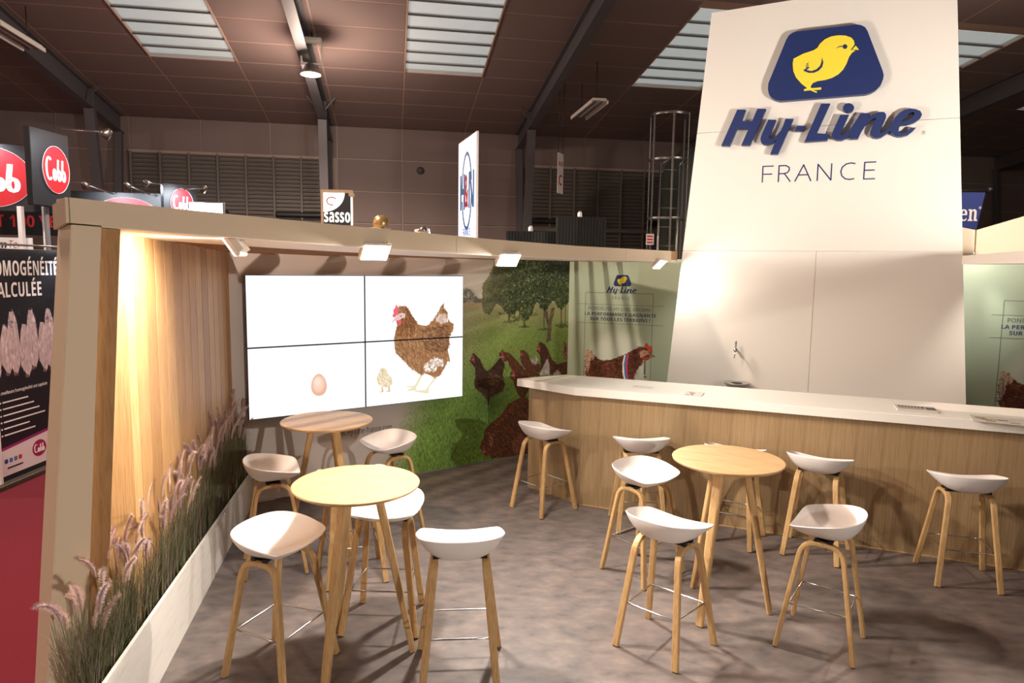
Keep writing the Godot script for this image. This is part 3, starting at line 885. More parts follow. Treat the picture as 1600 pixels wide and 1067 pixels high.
func paint_screen() -> Image:
	canvas(-0.045, 0.842, 2.276, 2.2, 480, Color.WHITE)
	for s in [[SLEG1, rgb(226, 214, 180)], [SLEG2, rgb(226, 214, 180)]]: fill_shape(pv(s[0]), s[1])
	var hen := pv(SHEN)
	fill_shape(hen, rgb(150, 104, 68))
	feathers(hen, 1500, 13, 4.5, 1.1, 0.5, [rgb(166, 120, 80), rgb(128, 84, 52), rgb(180, 138, 98), rgb(140, 96, 62)], 0.5)
	# neck and head darker and redder, wing darker, breast with long pale streaks
	feathers(pv([1.44, 1.72, 1.60, 1.90, 1.70, 1.70, 1.66, 1.56, 1.46, 1.56]), 500, 10, 2.6, 1.35, 0.3, [rgb(112, 64, 36), rgb(134, 82, 48), rgb(98, 54, 30)], 0.6, hen)
	feathers(pv([1.75, 1.62, 2.08, 1.66, 2.14, 1.45, 2.05, 1.36, 1.8, 1.4]), 420, 13, 4, 0.35, 0.35, [rgb(104, 70, 46), rgb(136, 96, 66), rgb(90, 58, 38)], 0.6, hen)
	feathers(pv([1.46, 1.5, 1.72, 1.5, 1.78, 1.2, 1.68, 1.1, 1.48, 1.34]), 420, 12, 2, 1.25, 0.25, [rgb(190, 150, 108), rgb(120, 80, 48)], 0.55, hen)
	feathers(pv(STAILW), 160, 12, 4, 2.0, 0.5, [rgb(226, 206, 194), rgb(196, 162, 140)], 0.8, hen)
	feathers(pv(SLEGW), 200, 10, 5, 1.9, 0.6, [rgb(244, 238, 234), Color.WHITE, rgb(206, 176, 152)], 0.8, hen)
	feathers(hen, 90, 6, 2, 1.0, 0.6, [rgb(232, 214, 196)], 0.5)
	for s in [[SCOMB, rgb(226, 96, 112)], [SFACE, rgb(222, 184, 178)], [SWAT, rgb(224, 84, 104)], [CHK, rgb(222, 204, 168)], [CHKL, rgb(206, 176, 140)], [CHKL2, rgb(206, 176, 140)]]:
		fill_shape(pv(s[0]), s[1])
	feathers(pv(CHK), 160, 7, 3, 1.3, 0.6, [rgb(238, 226, 198), rgb(200, 176, 134), rgb(246, 238, 222)], 0.5)
	var face := pv(SFACE)
	dab(px((face[0] + face[5]) / 2 + Vector2(0.012, 0.006)), 4, 4, 0, rgb(70, 40, 30))
	var chick := pv(CHK)
	dab(px((chick[0] + chick[2]) / 2 + Vector2(0.012, -0.01)), 3, 3, 0, rgb(60, 60, 70))
	var egg := pv(EGG)
	var mid := Vector2.ZERO
	for p in egg: mid += p / egg.size()
	for k in 24: egg[k] = Vector2(mid.x + (egg[k].x - mid.x) * (1.0 - 0.14 * (egg[k].y - mid.y) / 0.112), egg[k].y)
	fill_shape(egg, rgb(222, 172, 146))
	dab(px(mid + Vector2(-0.005, 0.01)), 46, 34, 1.57, rgb(240, 206, 186), 0.9)
	dab(px(mid + Vector2(-0.012, 0.035)), 24, 20, 1.57, rgb(248, 222, 206), 0.7)
	return pic

func paint_green() -> Image:
	canvas(-0.8, 0.0, 0.95, 2.42, 400, rgb(186, 204, 178))
	# the paler printed disc behind the hen
	for y in range(0, pic.get_height()):
		for x in range(0, pic.get_width()):
			var d := Vector2(x / 400.0 - 0.8 + 0.12, 2.42 - y / 400.0 - 1.15).length()
			if d < 0.47: pic.set_pixel(x, y, rgb(186, 204, 178).lerp(rgb(222, 232, 216), smooth(0.47, 0.3, d)))
	var hen := pv(GHEN)
	fill_shape(hen, rgb(96, 48, 28))
	feathers(hen, 1800, 12, 3.6, 0.25, 0.5, [rgb(112, 58, 34), rgb(74, 34, 20), rgb(132, 72, 44), rgb(88, 42, 24)], 0.6)
	feathers(pv(GTAIL), 400, 9, 2.5, 2.0, 0.5, [rgb(214, 186, 160), rgb(176, 132, 100), rgb(230, 212, 192)], 0.7)
	feathers(hen, 180, 7, 2.2, 0.4, 0.4, [rgb(196, 150, 116)], 0.5)
	for s in [[GFACE, rgb(206, 160, 132)], [GCOMB, rgb(228, 92, 66)], [GWAT, rgb(214, 62, 58)], [GBEAK, rgb(176, 140, 112)], [GR_W, rgb(244, 242, 238)], [GR_B, rgb(46, 118, 196)], [GR_R, rgb(212, 68, 82)]]:
		fill_shape(pv(s[0]), s[1])
	var face := pv(GFACE)
	dab(px((face[1] + face[4]) / 2), 6, 6, 0, rgb(232, 200, 140))
	dab(px((face[1] + face[4]) / 2), 3.4, 3.4, 0, rgb(30, 20, 16))
	return pic

func stand_walls() -> void:
	# left: upright planks, each set a little askew
	var fw := wall_frame(Vector3(-1.97, 0, -3.45), Vector3(-0.63, 0, -2.83))
	var w := place("wall_left", fw, "stand wall of upright warm pine planks behind the grasses")
	part(w, "backing", cbox(Vector3(3.05, 2.44, 0.04), 0.003), m.plank[0], at(1.46, 1.22, -0.06))
	for k in 15:
		part(w, "plank", cbox(Vector3(0.206, 2.455 - 0.004 * (k % 3), 0.04), 0.003), m.plank[(k * 5 + k / 3) % 7], Transform3D(Basis(Vector3.UP, 0.012), Vector3(0.1 + 0.2 * k, 1.2275, -0.024)))
	# the plank that closes the wall against the end post, leaning with it
	var inv := fw.affine_inverse() * FB
	part(w, "return_plank", hexa([inv * Vector3(-0.068, 0, -0.03), inv * Vector3(0.02, 0, -0.03), inv * Vector3(0.02, 0, -0.2), inv * Vector3(-0.068, 0, -0.165),
		inv * Vector3(0.118, 2.452, -0.03), inv * Vector3(0.206, 2.449, -0.03), inv * Vector3(0.206, 2.449, -0.2), inv * Vector3(0.118, 2.452, -0.165)]), m.plank[3])
	part(w, "return_plank", hexa([inv * Vector3(0.02, 0, -0.17), inv * Vector3(0.33, 0, -0.335), inv * Vector3(0.3, 0, -0.39), inv * Vector3(-0.03, 0, -0.2),
		inv * Vector3(0.206, 2.445, -0.18), inv * Vector3(0.33, 2.445, -0.335), inv * Vector3(0.3, 2.445, -0.39), inv * Vector3(0.17, 2.445, -0.22)]), m.plank[5])
	# rear: printed wall that carries the screens
	var v := place("wall_rear", FV, "stand wall printed with hens in an orchard, fading to grey")
	part(v, "panel", cbox(Vector3(4.12, 2.42, 0.08), 0.003), m.paint, at(1.85, 1.21, -0.041))
	m.mural = printed(paint_mural(), 0.55)
	sheet(v, "mural", -0.2, 0.0, 0.001, 4.1, 2.42, m.mural, "printed photograph of brown hens on grass under trees")
	part(v, "skirting", cbox(Vector3(3.7, 0.012, 0.006), 0.001), m.grey, at(2.05, 0.01, 0.004))
	m.ink = mat(rgb(58, 56, 60), 0.6)
	text(v, "website_lettering", "www.Hy-Line-france.com", 0.80, 0.53, 0.002, 0.65, 0.085, 0.001, m.ink, font_regular)
	# four screens
	var img := paint_screen()
	var t := tex(img)
	var labels := ["upper left blank white screen of the video wall", "upper right screen showing the hen's head and back", "lower left screen showing a single brown egg", "lower right screen showing a chick and the hen's legs"]
	m.bezel = mat(rgb(16, 34, 56), 0.35)
	var wide := 1.1605
	var high := 0.679
	for k in 4:
		var col := k % 2
		var row := k / 2
		var o := thing("wall_screen", labels[k], "screen", FV * at(-0.045 + wide * (col + 0.5), 0.842 + high * (1.5 - row), 0.0), "video wall screens")
		part(o, "casing", cbox(Vector3(wide - 0.002, high - 0.002, 0.035), 0.004), m.bezel, at(0, 0, 0.0815))
		part(o, "wall_mount", cbox(Vector3(wide - 0.4, high - 0.3, 0.064), 0.004), m.black, at(0, 0, 0.033))
		var d := mat(Color(0.05, 0.05, 0.05), 0.3)
		d.emission_enabled = true
		d.emission_operator = BaseMaterial3D.EMISSION_OP_MULTIPLY
		d.emission = Color.WHITE
		d.emission_texture = t
		d.emission_energy_multiplier = SCREEN
		d.uv1_scale = Vector3(0.5, 0.5, 1)
		d.uv1_offset = Vector3(0.5 * col, 0.5 * row, 0)
		sheet(o, "display", -wide / 2 + 0.007, -high / 2 + 0.007, 0.1005, wide - 0.014, high - 0.014, d)
	var c: Vector3 = FV * Vector3(1.115, 1.52, 0.13)
	area("screen_light", c, c + FV.basis.z, Vector2(2.3, 1.34), 0.2, Color(0.95, 0.97, 1.0))
	# right: green printed panels either side of the tower
	m.green_print = printed(paint_green(), 0.5)
	m.green = mat(rgb(186, 204, 178), 0.5)
	m.groove = mat(rgb(96, 108, 96), 0.7)
	m.thin_ink = mat(rgb(94, 108, 112), 0.6)
	m.print_navy = mat(rgb(36, 62, 106), 0.6)
	for side in 2:
		var g := place("wall_right" if side == 0 else "wall_far_right", FC * at(4.35 * side, 0.03 * side, GREEN_OFF), ["pale green printed stand wall left of the tower", "pale green printed stand wall right of the tower"][side])
		part(g, "panel", cbox(Vector3(1.75 + 0.8 * side, 2.42, 0.06), 0.003), m.green, at(0.075 - 0.1 * side, 1.21 - 0.03 * side, -0.032))
		sheet(g, "print", -0.8, 0.0, 0.001, 1.75, 2.42, m.green_print, "printed brown hen with a white, blue and red ribbon")
		for r in [1.859, 1.6275]:
			part(g, "rule", cbox(Vector3(1.07, 0.004, 0.001), 0.0002), m.thin_ink, at(-0.12, r, 0.002))
		text(g, "lettering", "PONDEUSE HY-LINE BROWN :", -0.514, 1.788, 0.0015, 0.795, 0.042, 0.001, m.thin_ink, font_regular)
		text(g, "lettering", "LA PERFORMANCE GAGNANTE", -0.561, 1.722, 0.0015, 0.885, 0.040, 0.001, m.print_navy, font_bold)
		text(g, "lettering", "SUR TOUS LES TERRAINS !", -0.49, 1.661, 0.0015, 0.745, 0.040, 0.001, m.print_navy, font_bold)
		if side == 0: text(g, "lettering", "F R A N C E", -0.217, 1.925, 0.0015, 0.215, 0.036, 0.001, m.thin_ink, font_regular)
		if side == 0:
			var k := 0.217 / 1.02
			var mark := Transform3D(Basis.from_scale(Vector3(k, k, 0.02)), Vector3(-0.096, 2.156, 0.0015))
			logo_badge(g, mark, Vector2(1.995, 4.30))
			var words := Transform3D(Basis.from_scale(Vector3(0.209, 0.209, 0.02)), Vector3(-0.105, 2.034, 0.0015))
			logo_words(g, words, Vector2(1.952, 3.69))
		# the door cut into the panel, its joint and pull handle
		var d := place("door_%d" % (side + 1), g.transform, ["flush green door left of the tower", "flush green door right of the tower"][side])
		part(d, "door_joint", cbox(Vector3(0.005, 2.0, 0.002), 0.0004), m.groove, at(-0.556, 1.0, 0.002))
		part(d, "door_joint", cbox(Vector3(0.005, 2.0, 0.002), 0.0004), m.groove, at(0.282, 1.0, 0.002))
		part(d, "door_joint", cbox(Vector3(0.84, 0.005, 0.002), 0.0004), m.groove, at(-0.137, 2.004, 0.002))
		var hx := 0.22 if side == 0 else -0.52
		var h := part(d, "handle", cbox(Vector3(0.022, 0.18, 0.02), 0.006), m.chrome, at(hx, 1.12, 0.05))
		for s in [-1, 1]: rod(h, "stand_off", Vector3(0, s * 0.075, -0.05), Vector3(0, s * 0.075, 0), 0.008, m.chrome)
		part(d, "lock", lathe([Vector2(0, 0.02), Vector2(0.014, 0.02), Vector2(0.016, 0)], 14), m.chrome, Transform3D(Basis(Vector3.RIGHT, PI / 2), Vector3(hx, 1.0, 0.001)))

func logo_badge(parent: Node, xf: Transform3D, c: Vector2) -> void:
	var b := part(parent, "badge", prism(moved(pv(BADGE), -c), 0.0, 0.08), m.navy, xf)
	for s in [["chick", CHICK, 0.08, 0.092, m.yellow], ["chick_beak", BEAK, 0.08, 0.092, m.yellow], ["chick_eye", EYE, 0.092, 0.096, m.navy], ["chick_brow", BROW, 0.092, 0.096, m.navy], ["chick_wing", WING, 0.092, 0.096, m.navy]]:
		part(b, s[0], prism(moved(pv(s[1]), -c), s[2], s[3]), s[4])

func logo_words(parent: Node, xf: Transform3D, c: Vector2) -> void:
	for s in [L_H, L_Y, L_DASH, L_L, L_INE, L_DOT]:
		part(parent, "letter", prism(moved(pv(s), -c), 0.0, 0.08), m.navy, xf)

# ---------- canopy with its fascia, lamps and slats ----------
const KNOTS := [[0.0, 2.462, 2.574], [0.56, 2.44, 2.556], [1.55, 2.411, 2.531], [2.75, 2.386, 2.504], [3.84, 2.38, 2.491], [5.6, 2.38, 2.494], [5.8, 2.38, 2.494]]

func fascia_at(s: float) -> Vector2:
	for k in KNOTS.size() - 1:
		if s <= KNOTS[k + 1][0]:
			var t: float = (s - KNOTS[k][0]) / (KNOTS[k + 1][0] - KNOTS[k][0])
			return Vector2(lerpf(KNOTS[k][1], KNOTS[k + 1][1], t), lerpf(KNOTS[k][2], KNOTS[k + 1][2], t))
	return Vector2(2.38, 2.494)

# a board following the fascia's line between two distances
func fascia_board(s0: float, s1: float, z0: float, z1: float, lift0: float, lift1: float, from_bottom: bool) -> ArrayMesh:
	var st := new_st()
	var cuts := [s0]
	for k in KNOTS: if k[0] > s0 + 0.01 and k[0] < s1 - 0.01: cuts.append(k[0])
	cuts.append(s1)
	for k in cuts.size() - 1:
		var p := []
		for s in [cuts[k], cuts[k + 1]]:
			var f := fascia_at(s)
			var lo := f.x + lift0
			var hi := f.x + lift1 if from_bottom else f.y + lift1
			p.append([Vector3(s, lo, z0), Vector3(s, lo, z1), Vector3(s, hi, z1), Vector3(s, hi, z0)])
		var mid: Vector3 = (p[0][0] + p[1][2]) / 2
		for e in 4: quad(st, p[0][e], p[0][(e + 1) % 4], p[1][(e + 1) % 4], p[1][e], mid)
		if k == 0: quad(st, p[0][0], p[0][1], p[0][2], p[0][3], mid)
		if k == cuts.size() - 2: quad(st, p[1][0], p[1][1], p[1][2], p[1][3], mid)
	return done(st)

# a board of the leaning end post: from s0 at the foot, z0 to z1, with the width of the post or a thin side
func leaning(s0: float, z0: float, z1: float, top1: float) -> ArrayMesh:
	var dx := 0.235
	var foot1 := -0.075 if top1 > 0 else s0 + 0.012
	var head1 := top1 if top1 > 0 else s0 + dx + 0.012
	return hexa([Vector3(s0, 0, z0), Vector3(foot1, 0, z0), Vector3(foot1, 0, z1), Vector3(s0, 0, z1), Vector3(s0 + dx, 2.459, z0), Vector3(head1, 2.4545, z0), Vector3(head1, 2.4545, z1), Vector3(s0 + dx, 2.459, z1)])

# the board under the canopy's front: from the beam back to the plank wall or 0.9 m in
func soffit() -> ArrayMesh:
	var st := new_st()
	var cuts := [0.12, 0.31, 0.56, 0.78, 1.55, 2.75, 3.84, 5.6, 5.75]
	for k in cuts.size() - 1:
		var p := []
		for s in [cuts[k], cuts[k + 1]]:
			var z: float = -0.17 - (s - 0.12) * 0.9 if s < 0.32 else maxf(-0.9, -0.34 - (s - 0.31) * 1.25)
			var y: float = fascia_at(s).x
			p.append([Vector3(s, y - 0.003, -0.01), Vector3(s, y - 0.003, z), Vector3(s, y + 0.02, z), Vector3(s, y + 0.02, -0.01)])
		var mid: Vector3 = (p[0][0] + p[1][2]) / 2
		for e in 4: quad(st, p[0][e], p[0][(e + 1) % 4], p[1][(e + 1) % 4], p[1][e], mid)
	return done(st)

func canopy() -> void:
	m.soffit = mat(rgb(226, 216, 206), 0.55)
	m.slat = grained(m.oak.albedo_texture, Vector3(6, 6, 0.5), 0.6, rgb(206, 176, 146))
	var o := thing("canopy", "beige canopy beam on a leaning end post, running back to the white tower", "canopy", FB)
	for s in [[-0.0045, 2.368], [2.371, 4.668], [4.671, 5.6]]:
		part(o, "fascia", fascia_board(s[0], s[1], 0.0, -0.165, 0.003, 0.0, false), m.beige)
	part(o, "fascia_end", fascia_board(5.602, 5.78, -0.02, -0.165, 0.003, 0.0, false), mat(rgb(180, 142, 94), 0.6), Transform3D.IDENTITY, "brown end piece against the tower")
	# end post: a front board and a side board round a dark core, a fine joint between them
	m.joint = mat(rgb(60, 50, 40), 0.8)
	part(o, "post_core", leaning(-0.226, -0.006, -0.159, 0.112), m.joint)
	part(o, "post_front_board", leaning(-0.2335, 0.0, -0.02, 0.116), m.beige)
	part(o, "post_side_board", leaning(-0.237, -0.0035, -0.165, -0.2), m.beige)
	part(o, "beam_end", hexa([Vector3(-0.02, 2.466, -0.0035), Vector3(-0.0075, 2.466, -0.0035), Vector3(-0.0075, 2.44, -0.17), Vector3(-0.02, 2.44, -0.17), Vector3(-0.02, 2.574, -0.0035), Vector3(-0.0075, 2.574, -0.0035), Vector3(-0.0075, 2.548, -0.17), Vector3(-0.02, 2.548, -0.17)]), m.beige)
	part(o, "soffit_board", soffit(), m.soffit)
	# slats parallel to the beam, cut off at the walls
	var room := PackedVector2Array([Vector2(-1.95, -3.42), Vector2(-2.6, -6.27), Vector2(0.70, -8.56), Vector2(1.75, -8.1), Vector2(1.75, -7.4)])
	for k in 17:
		var off := -0.98 - 0.17 * k
		var a := -1.0
		var b := -1.0
		var s := -0.6
		while s < 7.0:
			var p := FB * Vector3(s, 0, off)
			if Geometry2D.is_point_in_polygon(Vector2(p.x, p.z), room):
				if a == -1.0: a = s
				b = s
			s += 0.02
		if b - a < 0.15: continue
		var ha := fascia_at(a).x + 0.035
		var hb := fascia_at(b).x + 0.035
		bar(o, "slat", Vector3(a, ha, off), Vector3(b, hb, off), 0.05, 0.07, m.slat)
	# floods under the beam
	flood("floodlight", Vector3(1.66, 2.375, 0.0), Vector3(-0.25, -0.75, 0.85), "dazzling square floodlight under the beam above the rear table", FLOOD)
	flood("floodlight", Vector3(2.94, 2.35, 0.0), Vector3(-0.3, -0.75, 0.85), "dazzling square floodlight under the beam left of the tree print", FLOOD)
	flood("floodlight", Vector3(0.80, 2.385, -0.14), Vector3(-0.37, -0.33, -0.32), "grey floodlight under the beam turned to the pine planks", 2.4, Vector3.ZERO, Vector3.ZERO, 62.0)
	flood("floodlight", Vector3(5.36, 2.345, 0.0), Vector3(0.1, -1.0, 1.0), "small white floodlight under the beam beside the tower", 1.2)
	# lamps standing on top of the beam
	for s in [[1.78, 0.055, "brass domed spotlight on top of the canopy beam"], [2.14, 0.03, "small grey spotlight on top of the canopy beam"]]:
		var l := thing("beam_spotlight", s[2], "lamp", FB * at(s[0], fascia_at(s[0]).y, -0.09))
		var r: float = s[1]
		part(l, "foot", cbox(Vector3(r * 2.6, 0.012, 0.07), 0.003), m.beige, at(-0.02, 0.006, 0))
		bar(l, "bracket", Vector3(0, 0.01, 0), Vector3(0, r * 0.6, 0), 0.02, 0.02, m.steel)
		part(l, "housing", lathe([Vector2(0, r), Vector2(r * 0.6, r * 0.85), Vector2(r * 0.95, r * 0.35), Vector2(r, 0), Vector2(r, -r * 0.25), Vector2(r * 0.85, -r * 0.25), Vector2(0, -r * 0.1)], 22), mat(rgb(196, 164, 110), 0.35, 0.6) if r > 0.05 else m.steel, Transform3D(Basis(Vector3(0, 0, 1), 0.35 if r > 0.05 else 1.4), Vector3(0, r * 0.75, 0)))
	# the right-hand half of the canopy
	# it mirrors the left one about the tower's middle: the beam runs from the tower towards the viewer
	var fr := wall_frame(Vector3(3.27, 0, TOWER_OFF), Vector3(0.3073, 0, 0.9516))
	var right := FC * fr
	var c := thing("canopy_beam", "pale canopy beam running right from the tower below a sloping parapet", "canopy", right)
	# in this frame z points away from the room's middle
	var hs := [[0.0, 2.384, 2.464], [1.9, 2.39, 2.52], [3.9, 2.41, 2.53], [5.76, 2.46, 2.574]]
	for k in 3:
		var p: Array = hs[k]
		var q: Array = hs[k + 1]
		part(c, "fascia", hexa([Vector3(p[0] + 0.001, p[1], -0.0), Vector3(q[0], q[1], 0), Vector3(q[0], q[1], -0.165), Vector3(p[0] + 0.001, p[1], -0.165), Vector3(p[0] + 0.001, p[2], 0), Vector3(q[0], q[2], 0), Vector3(q[0], q[2], -0.165), Vector3(p[0] + 0.001, p[2], -0.165)]), m.soffit)
	part(c, "end_post", cbox(Vector3(0.12, 2.46, 0.165), 0.004), m.beige, at(5.7, 1.23, -0.0825))
	var para := thing("parapet", "beige sloping parapet boards above the right-hand canopy beam", "parapet", FC * at(0, 0, TOWER_OFF - 0.1))
	part(para, "board", prism(pv([3.288, 2.39, 3.378, 2.40, 3.372, 2.705, 3.268, 2.73]), -0.02, 0.02), m.beige)
	part(para, "board", prism(pv([3.39, 2.40, 4.6, 2.5, 4.6, 3.12, 3.384, 2.705]), -0.02, 0.02), m.beige)
	flood("floodlight", Vector3.ZERO, Vector3.ZERO, "floodlight hidden above the canopy beam right of the tower", 0.6, FC * Vector3(3.5, 2.52, -1.82), FC.basis * Vector3(0.42, -1.0, -0.1), 17.0)
	# strong lamp on the right-hand beam, outside the picture, turned up to the tower's lettering
	var lamp_r: Vector3 = right * Vector3(3.95, 2.528, LAMP_BACK)
	flood("floodlight", Vector3.ZERO, Vector3.ZERO, "floodlight behind the right-hand beam turned up to the tower", TOWER_SPOT, lamp_r, FC * Vector3(2.35, 3.4, TOWER_OFF) - lamp_r, 36.0)
	var lamp_l: Vector3 = FB * Vector3(2.3, 2.505, -0.24)
	flood("floodlight", Vector3.ZERO, Vector3.ZERO, "floodlight behind the left-hand beam turned up to the tower", TOWER_SPOT * 0.3, lamp_l, FC * Vector3(1.6, 3.5, TOWER_OFF) - lamp_l, 42.0)
	# a lamp of the stand opposite, behind the viewer's right shoulder, turned this way
	var far_lamp := thing("stand_lamp", "tall lamp of the stand opposite, behind the viewer", "lamp", at(6.2, 0, 5.2))
	rod(far_lamp, "mast", Vector3(0, 0, 0), Vector3(0, 3.25, 0), 0.025, m.steel)
	part(far_lamp, "foot", lathe([Vector2(0, 0.03), Vector2(0.25, 0.02), Vector2(0.26, 0)], 24), m.steel)
	flood("floodlight", Vector3.ZERO, Vector3.ZERO, "floodlight on the mast behind the viewer", OPPOSITE, Vector3(6.2, 3.3, 5.1), Vector3(-7.2, -1.2, -8.8), 30.0)

# a square LED flood; position and direction are in the beam's frame unless given in the world
func flood(called: String, p: Vector3, d: Vector3, label: String, energy: float, world_p := Vector3.ZERO, world_d := Vector3.ZERO, small := 0.0) -> void:
	var pos := FB * p if world_p == Vector3.ZERO else world_p
	var dir := (FB.basis * d if world_d == Vector3.ZERO else world_d).normalized()
	var o := thing(called, label, "lamp", Transform3D(Basis.looking_at(dir), pos), "canopy floodlights")
	var box := part(o, "housing", cbox(Vector3(0.19, 0.13, 0.03), 0.008), m.soffit, at(0, 0, 0.02))
	for k in 9:
		part(box, "cooling_fin", cbox(Vector3(0.006, 0.1, 0.025), 0.001), m.soffit, at(-0.08 + 0.02 * k, 0, 0.027))
	part(o, "lamp_face", cbox(Vector3(0.17, 0.11, 0.008), 0.002), m.flood_glow, at(0, 0, 0.002))
	bar(o, "bracket", Vector3(0.0, 0.0, 0.05), o.transform.basis.inverse() * Vector3(0, 0.06, 0) + Vector3(0, 0, 0.05), 0.03, 0.01, m.steel)
	var front := pos + dir * 0.02
	if small > 0.0: spot("flood_light", front, front + dir, small, energy, WARM, 0.04, 0.9)
	else: area("flood_light", front, front + dir, Vector2(0.17, 0.11), energy, WARM)

# ---------- the white tower ----------
func edge_l(h: float) -> float: return 0.505 + 0.0805 * h
func edge_r(h: float) -> float: return 3.497 - 0.0905 * h

func tower() -> void:
	var o := thing("sign_tower", "tall white tapering tower with blue lettering and a yellow chick", "tower", FC * at(0, 0, TOWER_OFF))
	var rows := [[0.0, 2.5], [2.504, 3.722], [3.726, 4.92]]
	for r in rows:
		var lo: float = r[0]
		var hi: float = r[1]
		var hr := hi if hi < 4.5 else 5.0
		if lo == 0.0:
			part(o, "panel", prism(pv([edge_l(lo), lo, 2.018, lo, 2.018, hi, edge_l(hi), hi]), -0.02, 0.0), m.paint)
			part(o, "panel", prism(pv([2.021, lo, edge_r(lo), lo, edge_r(hi), hi, 2.021, hi]), -0.02, 0.0), m.paint)
		else:
			part(o, "panel", prism(pv([edge_l(lo), lo, edge_r(lo), lo, edge_r(hr), hr, edge_l(hi), hi]), -0.02, 0.0), m.paint)
	part(o, "body", hexa([Vector3(edge_l(0) + 0.01, 0, -0.021), Vector3(edge_r(0) - 0.01, 0, -0.021), Vector3(edge_r(0) - 0.03, 0, -0.5), Vector3(edge_l(0) + 0.03, 0, -0.5), Vector3(edge_l(4.9) + 0.01, 4.9, -0.021), Vector3(edge_r(5) - 0.01, 4.98, -0.021), Vector3(edge_r(5) - 0.03, 4.98, -0.5), Vector3(edge_l(4.9) + 0.03, 4.9, -0.5)]), m.paint)
	logo_badge(o, Transform3D.IDENTITY, Vector2.ZERO)
	logo_words(o, Transform3D.IDENTITY, Vector2.ZERO)
	# thin capitals drawn with strokes: box of 0.105 by 0.14 for each
	var glyphs := {"F": [[0, 0, 0, 1], [0, 1, 0.62, 1], [0, 0.5, 0.56, 0.5]], "R": [[0, 0, 0, 1], [0, 1, 0.4, 1], [0.4, 1, 0.6, 0.88], [0.6, 0.88, 0.62, 0.72], [0.62, 0.72, 0.52, 0.56], [0.52, 0.56, 0.32, 0.5], [0, 0.5, 0.32, 0.5], [0.34, 0.5, 0.7, 0]], "A": [[0, 0, 0.46, 1], [0.46, 1, 0.92, 0], [0.17, 0.38, 0.75, 0.38]], "N": [[0, 0, 0, 1], [0, 1, 0.78, 0], [0.78, 0, 0.78, 1]], "C": [[0.8, 0.95, 0.58, 1], [0.58, 1, 0.32, 0.95], [0.32, 0.95, 0.1, 0.76], [0.1, 0.76, 0.03, 0.5], [0.03, 0.5, 0.1, 0.24], [0.1, 0.24, 0.3, 0.05], [0.3, 0.05, 0.56, 0], [0.56, 0, 0.78, 0.04]], "E": [[0, 0, 0, 1], [0, 1, 0.6, 1], [0, 0.52, 0.55, 0.52], [0, 0, 0.6, 0]]}
	var x := [1.474, 1.627, 1.783, 1.987, 2.19, 2.40]
	for k in 6:
		var st := new_st()
		for s in glyphs["FRANCE"[k]]:
			var a := Vector3(s[0], s[1], 0) * 0.158
			var b := Vector3(s[2], s[3], 0) * 0.158
			add_cbox(st, Vector3(0.0115, 0.004, a.distance_to(b) + 0.008), 0.001, along(a, b, Vector3(0, 0, 1)))
		part(o, "letter", done(st), m.navy, at(x[k], 3.197, 0.002))
	text(o, "registered_mark", "®", 2.86, 3.59, 0.0005, 0.035, 0.035, 0.001, m.grey, font_regular)
	# tap and drip bowl
	var t := thing("wall_tap", "small chrome beer tap on the white tower", "tap", FC * at(1.3, 1.47, TOWER_OFF))
	rod(t, "spout_arm", Vector3(0, 0, 0), Vector3(0, 0, 0.07), 0.012, m.chrome)
	part(t, "valve", lathe([Vector2(0, 0.024), Vector2(0.018, 0.016), Vector2(0.024, 0), Vector2(0.018, -0.016), Vector2(0, -0.024)], 16), m.chrome, at(0, 0, 0.08))
	part(t, "handle", lathe([Vector2(0, 0.1), Vector2(0.01, 0.095), Vector2(0.014, 0.075), Vector2(0.008, 0.05), Vector2(0.012, 0.035), Vector2(0.006, 0.015)], 14), m.chrome, at(0, 0, 0.08))
	rod(t, "spout", Vector3(0, -0.02, 0.085), Vector3(-0.01, -0.085, 0.095), 0.006, m.chrome)
	var bowl := thing("drip_bowl", "grey half round drip bowl below the tap", "bowl", FC * at(1.33, 1.06, TOWER_OFF))
	part(bowl, "basin", lathe([Vector2(0, 0), Vector2(0.06, 0.005), Vector2(0.1, 0.03), Vector2(0.128, 0.065), Vector2(0.132, 0.075), Vector2(0.122, 0.075), Vector2(0.09, 0.07), Vector2(0.06, 0.066), Vector2(0, 0.062)], 32), mat(rgb(176, 170, 160), 0.35, 0.5), at(0, 0, 0.11))
	part(bowl, "drain_grid", lathe([Vector2(0, 0.004), Vector2(0.055, 0.004), Vector2(0.058, 0)], 24), m.black, at(0, 0.066, 0.11))
	rod(bowl, "drain_pipe", Vector3(0, -0.3, 0.11), Vector3(0, 0.005, 0.11), 0.02, m.black)

